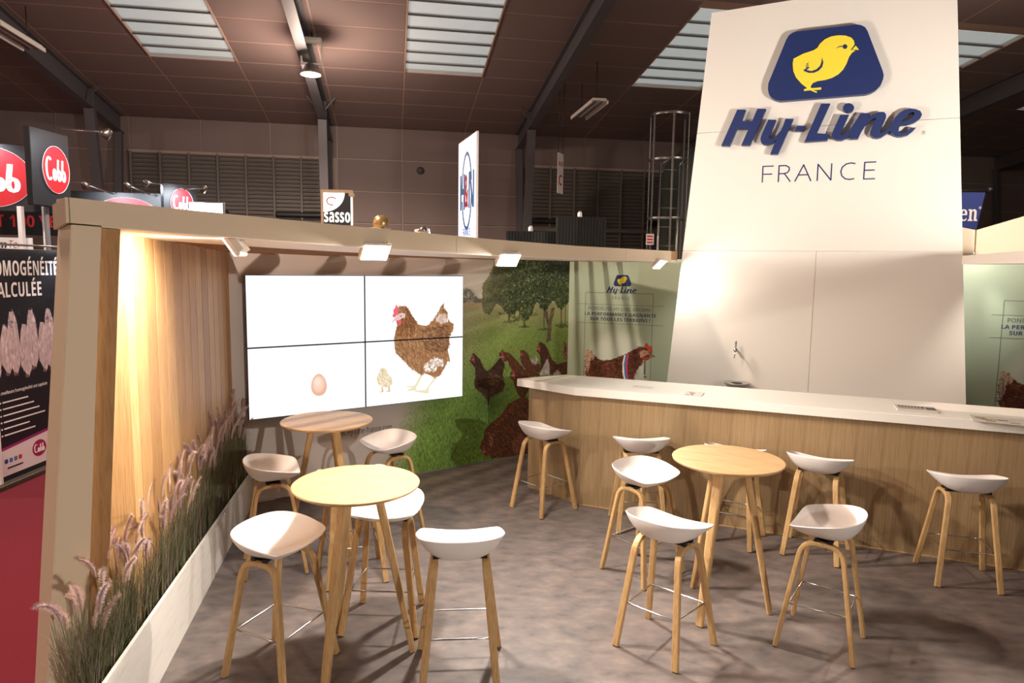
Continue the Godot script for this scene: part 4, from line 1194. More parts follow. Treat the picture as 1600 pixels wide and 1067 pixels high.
# ---------- counter ----------
func counter() -> void:
	var o := thing("bar_counter", "long oak veneered bar counter with a white top", "counter", FC)
	var foot := pv([-0.657, -0.301, 0, 0, 3.6, 0, 4.2, -0.28])
	for k in 3:
		var a := Vector3(foot[k].x, 0, foot[k].y)
		var b := Vector3(foot[k + 1].x, 0, foot[k + 1].y)
		var dir := (b - a).normalized()
		var back := Vector3(dir.z, 0, -dir.x) * 0.03
		var g := dir * 0.0012
		part(o, "front_panel", hexa([a + g, b - g, b - g + back, a + g + back, a + g + Vector3(0, 1.09, 0), b - g + Vector3(0, 1.09, 0), b - g + back + Vector3(0, 1.09, 0), a + g + back + Vector3(0, 1.09, 0)]), m.veneer)
	part(o, "carcass", flat_slab(pv([-0.62, -0.33, 0.0, -0.034, 3.6, -0.034, 4.15, -0.31, 4.0, -0.6, -0.36, -0.6]), 0.02, 1.085), m.paint)
	part(o, "worktop", worktop(pv([-0.746, -0.188, -0.06, 0.055, 3.70, 0.055, 4.4, -0.188, 4.05, -0.66, -0.369, -0.663]), 1.092, 1.168), m.counter_white)
	part(o, "foot_strip", cbox(Vector3(3.6, 0.012, 0.008), 0.001), m.oak, at(1.8, 0.006, 0.003))
	# papers on the top
	var y := 1.169
	paper("newspaper", "folded newspaper with a dark headline on the counter", Vector3(3.37, y, -5.6), 0.42, Vector2(0.3, 0.2), 0.012, 1)
	paper("magazine", "open colour magazine at the counter's right end", Vector3(3.78, y, -5.2), 0.3, Vector2(0.36, 0.25), 0.004, 2)
	paper("leaflet", "small colour leaflet on the counter before the tower", Vector3(1.67, y, -6.16), 0.36, Vector2(0.16, 0.2), 0.004, 3)
	paper("leaflet", "thin white leaflet near the counter's left end", Vector3(1.27, y, -6.5), 0.4, Vector2(0.19, 0.1), 0.003, 4)

func worktop(p: PackedVector2Array, y0: float, y1: float) -> ArrayMesh:
	# a slab whose upper edge is eased
	var st := new_st()
	var ease := 0.006
	var inner: PackedVector2Array = Geometry2D.offset_polygon(p, -ease, Geometry2D.JOIN_MITER)[0]
	if inner.size() != p.size(): return flat_slab(p, y0, y1)
	var shift := 0
	var best := 1e9
	for k in p.size():
		if inner[k].distance_to(p[0]) < best:
			best = inner[k].distance_to(p[0])
			shift = k
	var step := 1 if inner[(shift + 1) % p.size()].distance_to(p[1]) < 0.1 else -1
	var mid := Vector3.ZERO
	for q in p: mid += Vector3(q.x, (y0 + y1) / 2, q.y) / p.size()
	for k in p.size():
		var a := p[k]
		var b := p[(k + 1) % p.size()]
		var c := inner[posmod(shift + step * (k + 1), p.size())]
		var d := inner[posmod(shift + step * k, p.size())]
		quad(st, Vector3(a.x, y0, a.y), Vector3(b.x, y0, b.y), Vector3(b.x, y1 - ease, b.y), Vector3(a.x, y1 - ease, a.y), mid)
		quad(st, Vector3(a.x, y1 - ease, a.y), Vector3(b.x, y1 - ease, b.y), Vector3(c.x, y1, c.y), Vector3(d.x, y1, d.y), mid)
		tri(st, Vector3(c.x, y1, c.y), Vector3(d.x, y1, d.y), Vector3(mid.x, y1, mid.z), mid)
		tri(st, Vector3(a.x, y0, a.y), Vector3(b.x, y0, b.y), Vector3(mid.x, y0, mid.z), mid)
	return done(st)

func paper(called: String, label: String, pos: Vector3, turn: float, size: Vector2, thick: float, kind: int) -> void:
	var o := thing(called, label, called, Transform3D(FC.basis.rotated(Vector3.UP, turn - 0.4), pos))
	part(o, "pages", cbox(Vector3(size.x, thick, size.y), thick * 0.3), mat(rgb(222, 214, 204), 0.8), at(0, thick / 2, 0))
	canvas(0, 0, size.x, size.y, 700, rgb(214, 206, 198))
	var w := size.x
	var h := size.y
	if kind == 1:
		fill_shape(pv([w * 0.08, h * 0.45, w * 0.72, h * 0.45, w * 0.72, h * 0.85, w * 0.08, h * 0.85]), rgb(46, 42, 40))
		for k in 7: fill_shape(pv([w * (0.12 + 0.08 * k), h * 0.55, w * (0.17 + 0.08 * k), h * 0.55, w * (0.17 + 0.08 * k), h * 0.75, w * (0.12 + 0.08 * k), h * 0.75]), rgb(206, 196, 186))
		fill_shape(pv([w * 0.74, h * 0.2, w * 0.98, h * 0.2, w * 0.98, h * 0.8, w * 0.74, h * 0.8]), rgb(92, 88, 78))
		for k in 3: fill_shape(pv([w * 0.08, h * (0.12 + 0.1 * k), w * 0.7, h * (0.12 + 0.1 * k), w * 0.7, h * (0.17 + 0.1 * k), w * 0.08, h * (0.17 + 0.1 * k)]), rgb(150, 142, 136))
	else:
		for k in 9:
			var x := w * rng.randf_range(0.05, 0.75)
			var y := h * rng.randf_range(0.05, 0.8)
			fill_shape(pv([x, y, x + w * 0.18, y, x + w * 0.18, y + h * 0.15, x, y + h * 0.15]), [rgb(150, 146, 130), rgb(120, 128, 96), rgb(176, 92, 84), rgb(96, 96, 100), rgb(196, 186, 120)][(k + kind) % 5] if kind != 4 else rgb(206, 200, 192))
	var q := QuadMesh.new()
	q.size = size
	part(o, "print", q, printed(pic, 0.7), Transform3D(Basis(Vector3.RIGHT, -PI / 2), Vector3(0, thick + 0.0008, 0)))

# ---------- planter with fountain grasses ----------
func planter() -> void:
	m.board = grained(tex(noise_image(256, 12, 0.02, 4, [rgb(216, 209, 201), rgb(226, 220, 212), rgb(230, 224, 217), rgb(222, 215, 206)])), Vector3(0.6, 4, 0.6), 0.5)
	m.soil = grained(tex(noise_image(256, 14, 0.06, 4, [rgb(40, 28, 20), rgb(86, 64, 44), rgb(60, 44, 32), rgb(110, 84, 58)])), Vector3(5, 5, 5), 0.95)
	m.blade = mat(Color.WHITE, 0.7)
	m.blade.vertex_color_use_as_albedo = true
	m.blade.backlight_enabled = true
	m.blade.backlight = Color(0.12, 0.12, 0.06)
	m.plume = mat(Color.WHITE, 0.9)
	m.plume.vertex_color_use_as_albedo = true
	# from the far end by the printed wall (x = 0) towards the viewer
	var far := Vector3(-2.472, 0, -6.36)
	var near := Vector3(-1.71, 0, -2.5)
	var f := wall_frame(near, far - near)
	var l := near.distance_to(far)
	var o := thing("planter", "long low white planter trough along the pine wall", "planter", f)
	part(o, "front_board", hexa([Vector3(0, 0, 0), Vector3(l, 0, 0), Vector3(l, 0, -0.018), Vector3(0, 0, -0.018), Vector3(0, 0.46, -0.0), Vector3(l, 0.325, 0.0), Vector3(l, 0.325, -0.018), Vector3(0, 0.46, -0.018)]), m.board)
	part(o, "back_board", hexa([Vector3(0.1, 0, -0.13), Vector3(l, 0, -0.13), Vector3(l, 0, -0.142), Vector3(0.1, 0, -0.142), Vector3(0.1, 0.4, -0.13), Vector3(l, 0.28, -0.13), Vector3(l, 0.28, -0.142), Vector3(0.1, 0.4, -0.142)]), m.board)
	part(o, "soil", hexa([Vector3(0, 0, -0.02), Vector3(l, 0, -0.02), Vector3(l, 0, -0.128), Vector3(0, 0, -0.128), Vector3(0, 0.36, -0.02), Vector3(l, 0.25, -0.02), Vector3(l, 0.25, -0.128), Vector3(0, 0.36, -0.128)]), m.soil)
	var n := 14
	var words := ["nearest", "second", "third", "fourth", "fifth", "sixth", "seventh", "eighth", "ninth", "tenth", "eleventh", "twelfth", "thirteenth", "farthest"]
	for k in n:
		var x := 0.32 + (l - 0.42) * k / (n - 1)
		var y := lerpf(0.36, 0.25, x / l)
		var g := thing("fountain_grass", "tuft of purple green fountain grass with pink plumes, %s from the viewer in the trough" % words[k], "plant", f * at(x, y, -0.072), "fountain grasses in the trough")
		grass(g, 9 if k < 3 else 10, 0.50 + 0.02 * (k % 3) + 0.012 * k, -0.08 if k > 2 else -0.4)

func strip(st: SurfaceTool, p: Array, w: float, side: Vector3, c: Color) -> void:
	for k in p.size() - 1:
		var u := float(k) / (p.size() - 1)
		var v := float(k + 1) / (p.size() - 1)
		var a: float = w * (1.0 - u * 0.9)
		var b: float = w * (1.0 - v * 0.9)
		var q := [p[k] - side * a, p[k] + side * a, p[k + 1] + side * b, p[k + 1] - side * b]
		for e in [0, 1, 2, 0, 2, 3]:
			st.set_color(c)
			st.add_vertex(q[e])

# back is the wall behind the tuft: nothing grows through it
func grass(g: Node3D, plumes: int, tall: float, back: float) -> void:
	var st := new_st()
	for k in 230:
		var a := rng.randf() * TAU
		var out := Vector3(cos(a), 0, sin(a) * 0.55)
		var root := Vector3(rng.randf_range(-0.1, 0.1), -0.01, rng.randf_range(-0.04, 0.04))
		var h := tall * rng.randf_range(0.55, 1.05)
		var lean := rng.randf_range(0.03, 0.24) * (1.0 if k % 6 else 1.5)
		var p := []
		for e in 6:
			var t := e / 5.0
			var q := root + Vector3.UP * h * (t - 0.12 * t * t * lean * 4) + out * lean * t * t
			p.append(Vector3(q.x, q.y, maxf(q.z, back)))
		var c: Color = [Color(0.17, 0.18, 0.08), Color(0.20, 0.14, 0.12), Color(0.13, 0.15, 0.065), Color(0.25, 0.20, 0.14)][k % 4]
		strip(st, p, rng.randf_range(0.002, 0.0042), Vector3(-sin(a), 0, cos(a)), c)
	var o := part(g, "blades", done(st), m.blade)
	o.set_meta("kind", "stuff")
	for k in plumes:
		var a := rng.randf() * TAU
		var out := Vector3(cos(a), 0, sin(a) * 0.5)
		var root := Vector3(rng.randf_range(-0.1, 0.1), 0, rng.randf_range(-0.03, 0.03))
		var lean := rng.randf_range(0.05, 0.22)
		var h := tall * rng.randf_range(0.62, 1.1)
		var len := rng.randf_range(0.14, 0.21)
		var base := root + Vector3.UP * h + out * lean * 0.5
		var path := []
		for e in 9:
			var t := e / 8.0
			path.append(base + (Vector3.UP * (1.0 - 0.25 * t) + out * (0.12 + 0.75 * t * (0.15 + lean * 3.5))).normalized() * len * t)
		for e in 9: path[e] = Vector3(path[e].x, path[e].y, maxf(path[e].z, back + 0.02))
		g_stem(g, root, path[0])
		plume(g, path)

func g_stem(g: Node3D, a: Vector3, b: Vector3) -> void:
	var st := new_st(true)
	var mid := (a + b) / 2 + Vector3(0, 0.02, 0)
	st.set_color(Color(0.12, 0.12, 0.05))
	sweep(st, [a, mid, b], ring(0.0016, 5))
	part(g, "stem", done(st), m.blade)

func plume(g: Node3D, path: Array) -> void:
	var st := new_st()
	var n := path.size()
	var tint: Color = [Color(0.50, 0.33, 0.29), Color(0.44, 0.30, 0.31), Color(0.58, 0.42, 0.34)][rng.randi() % 3]
	st.set_color(tint)
	var w := []
	for k in n: w.append(0.35 + 0.65 * sin(PI * pow((k + 0.6) / (n + 0.6), 0.8)))
	sweep(st, path, ring(0.0075, 8), Vector3.ZERO, true, w)
	for k in 420:
		var t := rng.randf() * (n - 1.001)
		var i := int(t)
		var p: Vector3 = path[i].lerp(path[i + 1], t - i)
		var dir: Vector3 = (path[i + 1] - path[i]).normalized()
		var r := Vector3(rng.randf_range(-1, 1), rng.randf_range(-1, 1), rng.randf_range(-1, 1)).normalized()
		r = (r - dir * r.dot(dir)).normalized()
		var len: float = 0.017 * w[i] * rng.randf_range(0.8, 1.5) + 0.003
		var tip := p + r * len + dir * 0.011
		var s := dir.cross(r) * 0.0012
		st.set_color(tint.lerp(Color(0.72, 0.56, 0.50), rng.randf() * 0.7))
		st.add_vertex(p - s)
		st.add_vertex(p + s)
		st.add_vertex(tip)
	part(g, "plume", done(st), m.plume)

# ---------- tables and stools ----------
func make_table(pos: Vector3, first_leg: float, grain: float, label: String) -> void:
	var o := thing("bar_table", label, "table", Transform3D(Basis.IDENTITY, pos), "round oak bar tables")
	var r := 0.362
	var prof := [Vector2(0, 1.05), Vector2(r - 0.004, 1.05), Vector2(r, 1.047), Vector2(r - 0.004, 1.036), Vector2(r - 0.022, 1.026), Vector2(0, 1.026)]
	part(o, "table_top", lathe(prof, 64, false), m.oak_top, Transform3D(Basis(Vector3.UP, grain), Vector3.ZERO))
	part(o, "under_frame", lathe([Vector2(0, 1.026), Vector2(0.17, 1.026), Vector2(0.17, 1.012), Vector2(0, 1.012)], 28, false), m.black)
	for k in 3:
		var a := first_leg + TAU * k / 3
		var d := Vector3(cos(a), 0, sin(a))
		var st := new_st()
		var side := Vector3(-sin(a), 0, cos(a))
		sweep(st, [d * 0.318 + Vector3(0, 0.004, 0), d * 0.21 + Vector3(0, 0.55, 0), d * 0.115 + Vector3(0, 1.012, 0)], rounded(0.06, 0.042, 0.014, 3), side, true, [0.82, 1.0, 1.12])
		part(o, "leg", done(st), m.oak)

func rim(u: float) -> Vector3:
	# outline of the seat shell seen from above, u from 0 at the middle of the front edge; z is forwards
	var pts := [Vector3(0, 0.752, 0.196), Vector3(0.1, 0.758, 0.194), Vector3(0.19, 0.771, 0.184), Vector3(0.224, 0.782, 0.156), Vector3(0.242, 0.796, 0.085), Vector3(0.248, 0.813, -0.005), Vector3(0.228, 0.828, -0.092), Vector3(0.18, 0.837, -0.156), Vector3(0.098, 0.840, -0.192), Vector3(0, 0.841, -0.202)]
	var s := 1.0
	if u > 0.5:
		u = 1.0 - u
		s = -1.0
	var t := u * 2 * (pts.size() - 1)
	var i := mini(int(t), pts.size() - 2)
	var f := t - i
	var p0: Vector3 = pts[i - 1] if i > 0 else pts[1] * Vector3(-1, 1, 1)
	var p3: Vector3 = pts[i + 2] if i + 2 < pts.size() else pts[pts.size() - 2] * Vector3(-1, 1, 1)
	var q: Vector3 = pts[i].cubic_interpolate(pts[i + 1], p0, p3, f)
	return q * Vector3(s, 1, 1)

func shell_mesh() -> ArrayMesh:
	var st := new_st(true)
	var n := 72
	var rings := [0.0, 0.25, 0.45, 0.6, 0.72, 0.82, 0.89, 0.94, 0.975, 1.0]
	var base := 0.702
	var grid := []
	for side in 2:
		var rows := []
		for r in rings:
			var row := []
			for k in n:
				var e := rim(float(k) / n)
				var lift: float = pow(r, 3.2 + 1.2 * clampf(-e.z / 0.2, -0.4, 1))
				var p := Vector3(e.x * r, base + (e.y - base) * lift, e.z * r)
				if side == 1:
					var out := Vector3(e.x, 0, e.z).normalized()
					p += Vector3(0, -0.011, 0) * (1.0 - 0.55 * r * r) + out * 0.005 * (r if r < 1.0 else 0.6)
					p.y -= 0.006 * (1 - r)
				row.append(p)
			rows.append(row)
		grid.append(rows)
	for side in 2:
		var rows: Array = grid[side]
		for i in rings.size() - 1:
			for k in n:
				var j := (k + 1) % n
				var mid: Vector3 = rows[i][k] + Vector3(0, -1.0 if side == 0 else 1.0, 0)
				var cen := Vector3(0, 0.9, 0)
				var inside := mid
				if i > 5: inside = rows[i][k] + (rows[i][k] - cen) * 0.5 if side == 0 else cen
				if i > 0: tri(st, rows[i][k], rows[i][j], rows[i + 1][j], inside)
				tri(st, rows[i][k], rows[i + 1][j], rows[i + 1][k], inside)
	var last := rings.size() - 1
	st.set_smooth_group(2)
	for k in n:
		var j := (k + 1) % n
		quad(st, grid[0][last][k], grid[0][last][j], grid[1][last][j], grid[1][last][k], Vector3(0, 0.76, 0))
	return done(st)

func make_stool() -> Node3D:
	var o := thing("bar_stool", "", "stool", Transform3D.IDENTITY, "white shell bar stools")
	part(o, "seat", shell_mesh(), m.shell)
	var ring_h := 0.268
	var corners := []
	for s in [-1, 1]:
		# one bent side frame: front leg, top bend, back leg
		var ff := Vector3(s * 0.232, 0.006, 0.222)
		var ft := Vector3(s * 0.145, 0.672, 0.118)
		var bt := Vector3(s * 0.14, 0.672, -0.105)
		var bf := Vector3(s * 0.203, 0.006, -0.208)
		var path := [ff, ff.lerp(ft, 0.5)]
		for k in 6:
			var t := k / 5.0
			path.append(bend(ff, ft, bt, 0.085, t))
		for k in 6:
			var t := k / 5.0
			path.append(bend(ft, bt, bf, 0.085, t))
		path.append(bf.lerp(bt, 0.5))
		path.append(bf)
		var st := new_st()
		sweep(st, path, rounded(0.041, 0.027, 0.007, 2), Vector3(1, 0, 0))
		var fr := part(o, "side_frame", done(st), m.oak)
		for z in [0.04, -0.035]:
			part(o, "mount", cbox(Vector3(0.026, 0.022, 0.03), 0.003), m.black, at(s * 0.138, 0.69, z))
		corners.append(ff.lerp(ft, ring_h / 0.672) + Vector3(-s * 0.014, 0, -0.012))
		corners.append(bf.lerp(bt, ring_h / 0.672) + Vector3(-s * 0.014, 0, 0.012))
		for p in [ff, bf]:
			part(fr, "glide", cbox(Vector3(0.028, 0.006, 0.018), 0.001), m.black, at(p.x, 0.003, p.z))
	part(o, "cross_plate", cbox(Vector3(0.27, 0.006, 0.1), 0.002), m.black, at(0, 0.686, 0.0))
	var loop := []
	for pair in [[0, 1], [1, 3], [3, 2], [2, 0]]:
		for k in 4: loop.append(corners[pair[0]].lerp(corners[pair[1]], 0.03 + 0.94 * k / 3.0))
	loop.append(loop[0])
	part(o, "foot_ring", tube(loop, 0.0055, 8), m.chrome)
	return o

func bend(a: Vector3, b: Vector3, c: Vector3, r: float, t: float) -> Vector3:
	var p := b + (a - b).normalized() * r
	var q := b + (c - b).normalized() * r
	return p.lerp(b, t).lerp(b.lerp(q, t), t)

func tables_and_stools() -> void:
	make_table(Vector3(-0.886, 0.004, -3.825), deg_to_rad(-8.5), 0.25, "round oak bar table at the front left, nearest the viewer")
	make_table(Vector3(-1.485, 0.004, -5.41), deg_to_rad(41.6), 0.3, "round oak bar table in the shade under the canopy")
	make_table(Vector3(1.448, 0.004, -4.441), deg_to_rad(131.0), -0.6, "round oak bar table in front of the counter")
	# x, z, forward x, forward z, label
	var list := [
		[-1.31, -3.70, 0.93, 0.37, "white shell stool between the grass trough and the front left table"],
		[-0.275, -3.69, -0.08, -1.0, "white shell stool at the front left table, its back to the viewer"],
		[-0.80, -4.242, -0.03, 1.0, "white shell stool just behind the front left table, half hidden by its top"],
		[-1.16, -4.88, -0.37, -0.93, "stool hidden behind the front left table top, only legs and chrome ring showing"],
		[-1.80, -5.02, 0.93, -0.37, "white shell stool beside the trough, left of the shaded table"],
		[-1.05, -5.80, -0.75, 0.66, "white shell stool below the website lettering, right of the shaded table"],
		[1.006, -5.014, 0.64, 0.76, "white shell stool left of the table before the counter, seat open to the right"],
		[0.949, -3.978, 0.67, -0.74, "white shell stool nearest the viewer at the table before the counter, back turned"],
		[1.96, -4.047, -0.82, -0.57, "white shell stool in shade right of the table before the counter"],
		[0.308, -6.349, 0.74, -0.67, "white shell stool at the counter's left end, before its angled panel"],
		[1.16, -5.93, 0.05, -1.0, "white shell stool at the counter, second from its left end"],
		[1.90, -5.66, 0.5, -0.866, "stool at the counter hidden behind the round table top, two rim tips showing"],
		[2.503, -5.40, 0.55, -0.84, "white shell stool at the counter, between the round table and the counter's right end"],
		[3.403, -4.948, 0.27, -0.963, "white shell stool at the counter's right end"]]
	var first := make_stool()
	for k in list.size():
		var s: Array = list[k]
		var o: Node3D = first
		if k > 0:
			o = first.duplicate()
			o.name = numbered("bar_stool")
			add_child(o)
		o.transform = turned(Vector3(s[0], 0.004, s[1]), atan2(s[2], s[3]))
		o.set_meta("label", s[4])

# ---------- other stands beyond ----------
func lit_spot(called: String, label: String, pos: Vector3, d: Vector3, energy: float, arm: Vector3) -> void:
	var o := thing(called, label, "lamp", Transform3D(Basis.looking_at(d), pos), "neighbouring stand spotlights")
	part(o, "housing", lathe([Vector2(0.0, 0.11), Vector2(0.03, 0.1), Vector2(0.05, 0.05), Vector2(0.065, 0.0), Vector2(0.058, 0.0)], 18), m.steel, Transform3D(Basis(Vector3.RIGHT, PI / 2), Vector3.ZERO))
	part(o, "lamp_face", lathe([Vector2(0, 0.008), Vector2(0.058, 0.008), Vector2(0.058, 0.002)], 18), m.cool_glow, Transform3D(Basis(Vector3.RIGHT, PI / 2), Vector3(0, 0, 0.004)))
	var inv := o.transform.affine_inverse()
	rod(o, "arm", inv * (pos - d.normalized() * 0.07), inv * arm, 0.01, m.steel, 6)
	spot("sign_spot_light", pos + d.normalized() * 0.03, pos + d, 50, energy, Color(0.93, 0.96, 1.0), 0.04)

# a curved dark board with a red oval and white lettering
func oval_board(label: String, xf: Transform3D, w: float, h: float, oval: Vector2, words: bool, tail := 0.0) -> Node3D:
	var o := thing("sign_board", label, "sign", xf, "dark signs with red ovals")
	part(o, "board", cbox(Vector3(w, h, 0.08), 0.006), m.sign_black, at(0, 0, -0.015))
	bar(o, "mast", Vector3(0, -xf.origin.y, -0.07), Vector3(0, h * 0.3, -0.07), 0.05, 0.03, m.grey)
	part(o, "red_oval", prism(moved(ring(oval.x, 40, oval.y), Vector2(tail, 0)), 0.026, 0.03), m.sign_red)
	part(o, "oval_rim", rim_ring(oval, tail), m.sign_white)
	if words:
		brush_word(o, Transform3D(Basis.from_scale(Vector3(oval.x * 1.52, oval.y * 1.08, 1)), Vector3(tail, 0, 0.031)))
	return o

func rim_ring(v: Vector2, tail: float) -> ArrayMesh:
	var st := new_st()
	var p := []
	for k in 41: p.append(Vector3(tail + v.x * 1.01 * cos(TAU * k / 40), v.y * 1.01 * sin(TAU * k / 40), 0.031))
	sweep(st, p, rounded(0.008, 0.004, 0.001, 1), Vector3(0, 0, 1), false)
	return done(st)

# four fat rounded letters in a box one wide and one high about the origin
func brush_word(parent: Node, xf: Transform3D) -> void:
	var c := []
	for k in 12:
		var a := deg_to_rad(50 + 260.0 * k / 11)
		c.append(Vector3(-0.34 + 0.14 * cos(a), 0.02 + 0.44 * sin(a), 0))
	var o := []
	for k in 15: o.append(Vector3(-0.09 + 0.06 * cos(TAU * k / 14), -0.2 + 0.21 * sin(TAU * k / 14), 0))
	var strokes := [c, o]
	for x in [0.08, 0.3]:
		var b := [Vector3(x + 0.03, 0.42, 0), Vector3(x, 0.0, 0), Vector3(x - 0.015, -0.25, 0)]
		for k in 12: b.append(Vector3(x + 0.06 + 0.07 * cos(PI + TAU * k / 12), -0.22 + 0.2 * sin(PI + TAU * k / 12), 0))
		strokes.append(b)
	for s in strokes:
		var st := new_st()
		sweep(st, s, PackedVector2Array([Vector2(-0.002, -0.045), Vector2(0.002, -0.045), Vector2(0.002, 0.045), Vector2(-0.002, 0.045)]), Vector3(0, 0, 1))
		part(parent, "letter", done(st), m.sign_white, xf)

func neighbours() -> void:
	m.sign_black = mat(rgb(26, 28, 34), 0.45)
	m.sign_red = mat(rgb(196, 26, 40), 0.45)
	m.sign_white = mat(rgb(240, 238, 238), 0.5)
	m.sign_text_red = mat(rgb(206, 52, 50), 0.5)
	m.cool_glow = glow(Color(0.95, 0.98, 1.0), 10.0)
	poster_wall()
	# big signs above it
	var yaw := 0.35
	oval_board("dark sign with a red oval cut by the photo's left edge", turned(Vector3(-6.35, 3.305, -8.45), 0.45), 1.3, 0.81, Vector2(0.44, 0.36), true, -0.02)
	oval_board("tall dark sign with a red oval at the stand's upper left", turned(Vector3(-5.45, 3.37, -8.17), 1.52), 0.62, 0.87, Vector2(0.22, 0.27), true, 0.07)
	oval_board("low wide dark sign whose red oval rises behind the canopy corner", turned(Vector3(-7.1, 3.12, -12.5), 0.2), 1.75, 0.85, Vector2(0.55, 0.33), true, 0.1)
	oval_board("small dark sign with a red oval before the louvred wall", turned(Vector3(-5.78, 3.33, -12.0), 0.95), 0.6, 0.62, Vector2(0.2, 0.24), true, 0.02)
	var band := thing("sign_band", "dark band with tall red capitals below the big signs", "sign", turned(Vector3(-6.75, 2.82, -9.5), 0.2))
	part(band, "board", cbox(Vector3(2.4, 0.34, 0.04), 0.004), m.sign_black)
	text(band, "lettering", "AT 100 YE", -0.44, -0.06, 0.021, 0.86, 0.16, 0.002, m.sign_text_red, font_bold)
	for p in [[Vector3(-5.95, 0, -8.35)], [Vector3(-5.65, 0, -8.35)]]:
		var post := thing("sign_post", "white square post under the dark sign, " + ("left one of the pair" if p[0].x < -5.8 else "right one of the pair"), "post", Transform3D(Basis.IDENTITY, p[0]), "posts under the dark signs")
		part(post, "shaft", cbox(Vector3(0.055, 2.95, 0.055), 0.004), m.sign_white, at(0, 1.475, 0))
		part(post, "foot_plate", cbox(Vector3(0.14, 0.01, 0.14), 0.002), m.sign_white, at(0, 0.005, 0))
	var tech := thing("company_sign", "pale panel with the end of a company name above the poster", "sign", turned(Vector3(-6.45, 2.5, -8.6), 0.2))
	part(tech, "board", cbox(Vector3(0.8, 0.17, 0.03), 0.003), m.sign_white)
	text(tech, "lettering", "m", 0.02, -0.045, 0.016, 0.09, 0.07, 0.002, m.black, font_bold, 0.15)
	text(tech, "lettering", "Tech", 0.13, -0.045, 0.016, 0.2, 0.1, 0.002, mat(rgb(150, 110, 90), 0.6), font_regular, 0.15)
	lit_spot("sign_spotlight", "lit spotlight above the left oval sign", Vector3(-6.3, 3.83, -8.05), Vector3(0.0, -0.75, -0.55), 1.0, Vector3(-6.3, 3.73, -8.4))
	lit_spot("sign_spotlight", "lit spotlight on a thin arm right of the tall oval sign", Vector3(-4.75, 3.75, -8.1), Vector3(-0.7, -0.5, -0.05), 1.0, Vector3(-5.3, 3.83, -8.2))
	lit_spot("sign_spotlight", "lit starry spotlight behind the canopy corner", Vector3(-7.15, 3.55, -11.6), Vector3(-0.05, -0.5, -0.8), 1.5, Vector3(-7.15, 3.5, -12.4))
	lit_spot("sign_spotlight", "lit spotlight right of the wide oval sign", Vector3(-6.5, 3.56, -11.7), Vector3(0.02, -0.5, -0.8), 1.5, Vector3(-6.5, 3.5, -12.4))
	lit_spot("sign_spotlight", "lit spotlight left of the small oval sign", Vector3(-6.15, 3.6, -11.7), Vector3(0.5, -0.5, -0.3), 1.0, Vector3(-5.9, 3.6, -12.0))
	lit_spot("sign_spotlight", "lit spotlight right of the small oval sign", Vector3(-5.25, 3.52, -11.7), Vector3(-0.6, -0.4, -0.25), 1.0, Vector3(-5.65, 3.55, -11.9))
	# lit white panel
	var lit := thing("glowing_sign", "blank glowing white panel right of the small oval sign", "sign", at(-5.36, 3.2, -12.1))
	part(lit, "casing", cbox(Vector3(0.62, 0.32, 0.06), 0.006), m.grey)
	part(lit, "light_face", cbox(Vector3(0.58, 0.28, 0.01), 0.002), glow(Color(0.97, 1.0, 0.97), 1.6), at(0, 0, 0.032))
	bar(lit, "stand", Vector3(0, -3.2, -0.03), Vector3(0, 0, -0.03), 0.05, 0.03, m.grey)
	area("panel_light", Vector3(-5.36, 3.2, -12.04), Vector3(-5.36, 3.2, -11), Vector2(0.58, 0.28), 0.25, Color(0.97, 1.0, 0.97))
	sasso_sign()
	tall_sign()
	# black boxes behind the canopy
	m.box_black = mat(rgb(34, 38, 38), 0.6)
	var b1 := thing("display_wall", "low black ribbed booth wall behind the canopy beam", "booth wall", at(0.28, 0, -10.5))
	var b2 := thing("display_wall", "taller black ribbed booth wall left of the louvred wall", "booth wall", at(0.99, 0, -10.2))
	for s in [[b1, 0.78, 2.84], [b2, 0.72, 3.04]]:
		part(s[0], "core", cbox(Vector3(s[1] - 0.01, s[2], 0.3), 0.004), m.box_black, at(0, s[2] / 2, -0.02))
		var ribs := int(s[1] / 0.045)
		for k in ribs:
			part(s[0], "rib", cbox(Vector3(0.038, s[2], 0.012), 0.004), m.box_black, at(-s[1] / 2 + (k + 0.5) * s[1] / ribs, s[2] / 2, 0.135))
		var lamp := thing("booth_lamp", "small white lamp on the %s black booth wall" % ("low" if s[0] == b1 else "taller"), "lamp", s[0].transform * at(-0.02, s[2], 0.05), "lamps on the black booth walls")
		part(lamp, "housing", lathe([Vector2(0.0, 0.09), Vector2(0.02, 0.088), Vector2(0.03, 0.06), Vector2(0.036, 0.0)], 14), m.sign_white)
		part(lamp, "lamp_face", cbox(Vector3(0.03, 0.05, 0.006), 0.002), glow(Color(1, 0.98, 0.88), 1.5), at(-0.02, 0.04, 0.03))
	# hanging letter sign
	var cs := thing("hanging_sign", "narrow white hanging sign with a red letter", "sign", turned(Vector3(0.99, 4.32, -15.0), 1.1))
	part(cs, "board", cbox(Vector3(0.3, 0.85, 0.01), 0.002), m.sign_white)
	text(cs, "lettering", "C", -0.09, -0.25, 0.006, 0.18, 0.22, 0.002, m.sign_text_red, font_bold)
	text(cs, "lettering", "ALLEE", -0.11, 0.16, 0.006, 0.22, 0.09, 0.002, m.sign_text_red, font_bold)
	for s in [-1, 1]: rod(cs, "cord", Vector3(s * 0.13, 0.42, 0), Vector3(s * 0.13, 2.2, 0), 0.006, m.black, 5)
	# small sign by the ladder
	var sg := thing("notice_board", "small white and red notice beside the caged ladder", "sign", at(2.77, 2.9, -14.0))
	part(sg, "board", cbox(Vector3(0.16, 0.22, 0.01), 0.002), m.sign_white)
	for k in 3: part(sg, "stripe", cbox(Vector3(0.12, 0.03, 0.002), 0.0005), m.sign_text_red, at(0, 0.06 - 0.06 * k, 0.006))
	bar(sg, "stake", Vector3(0, -2.9, -0.01), Vector3(0, 0.1, -0.01), 0.02, 0.01, m.steel)
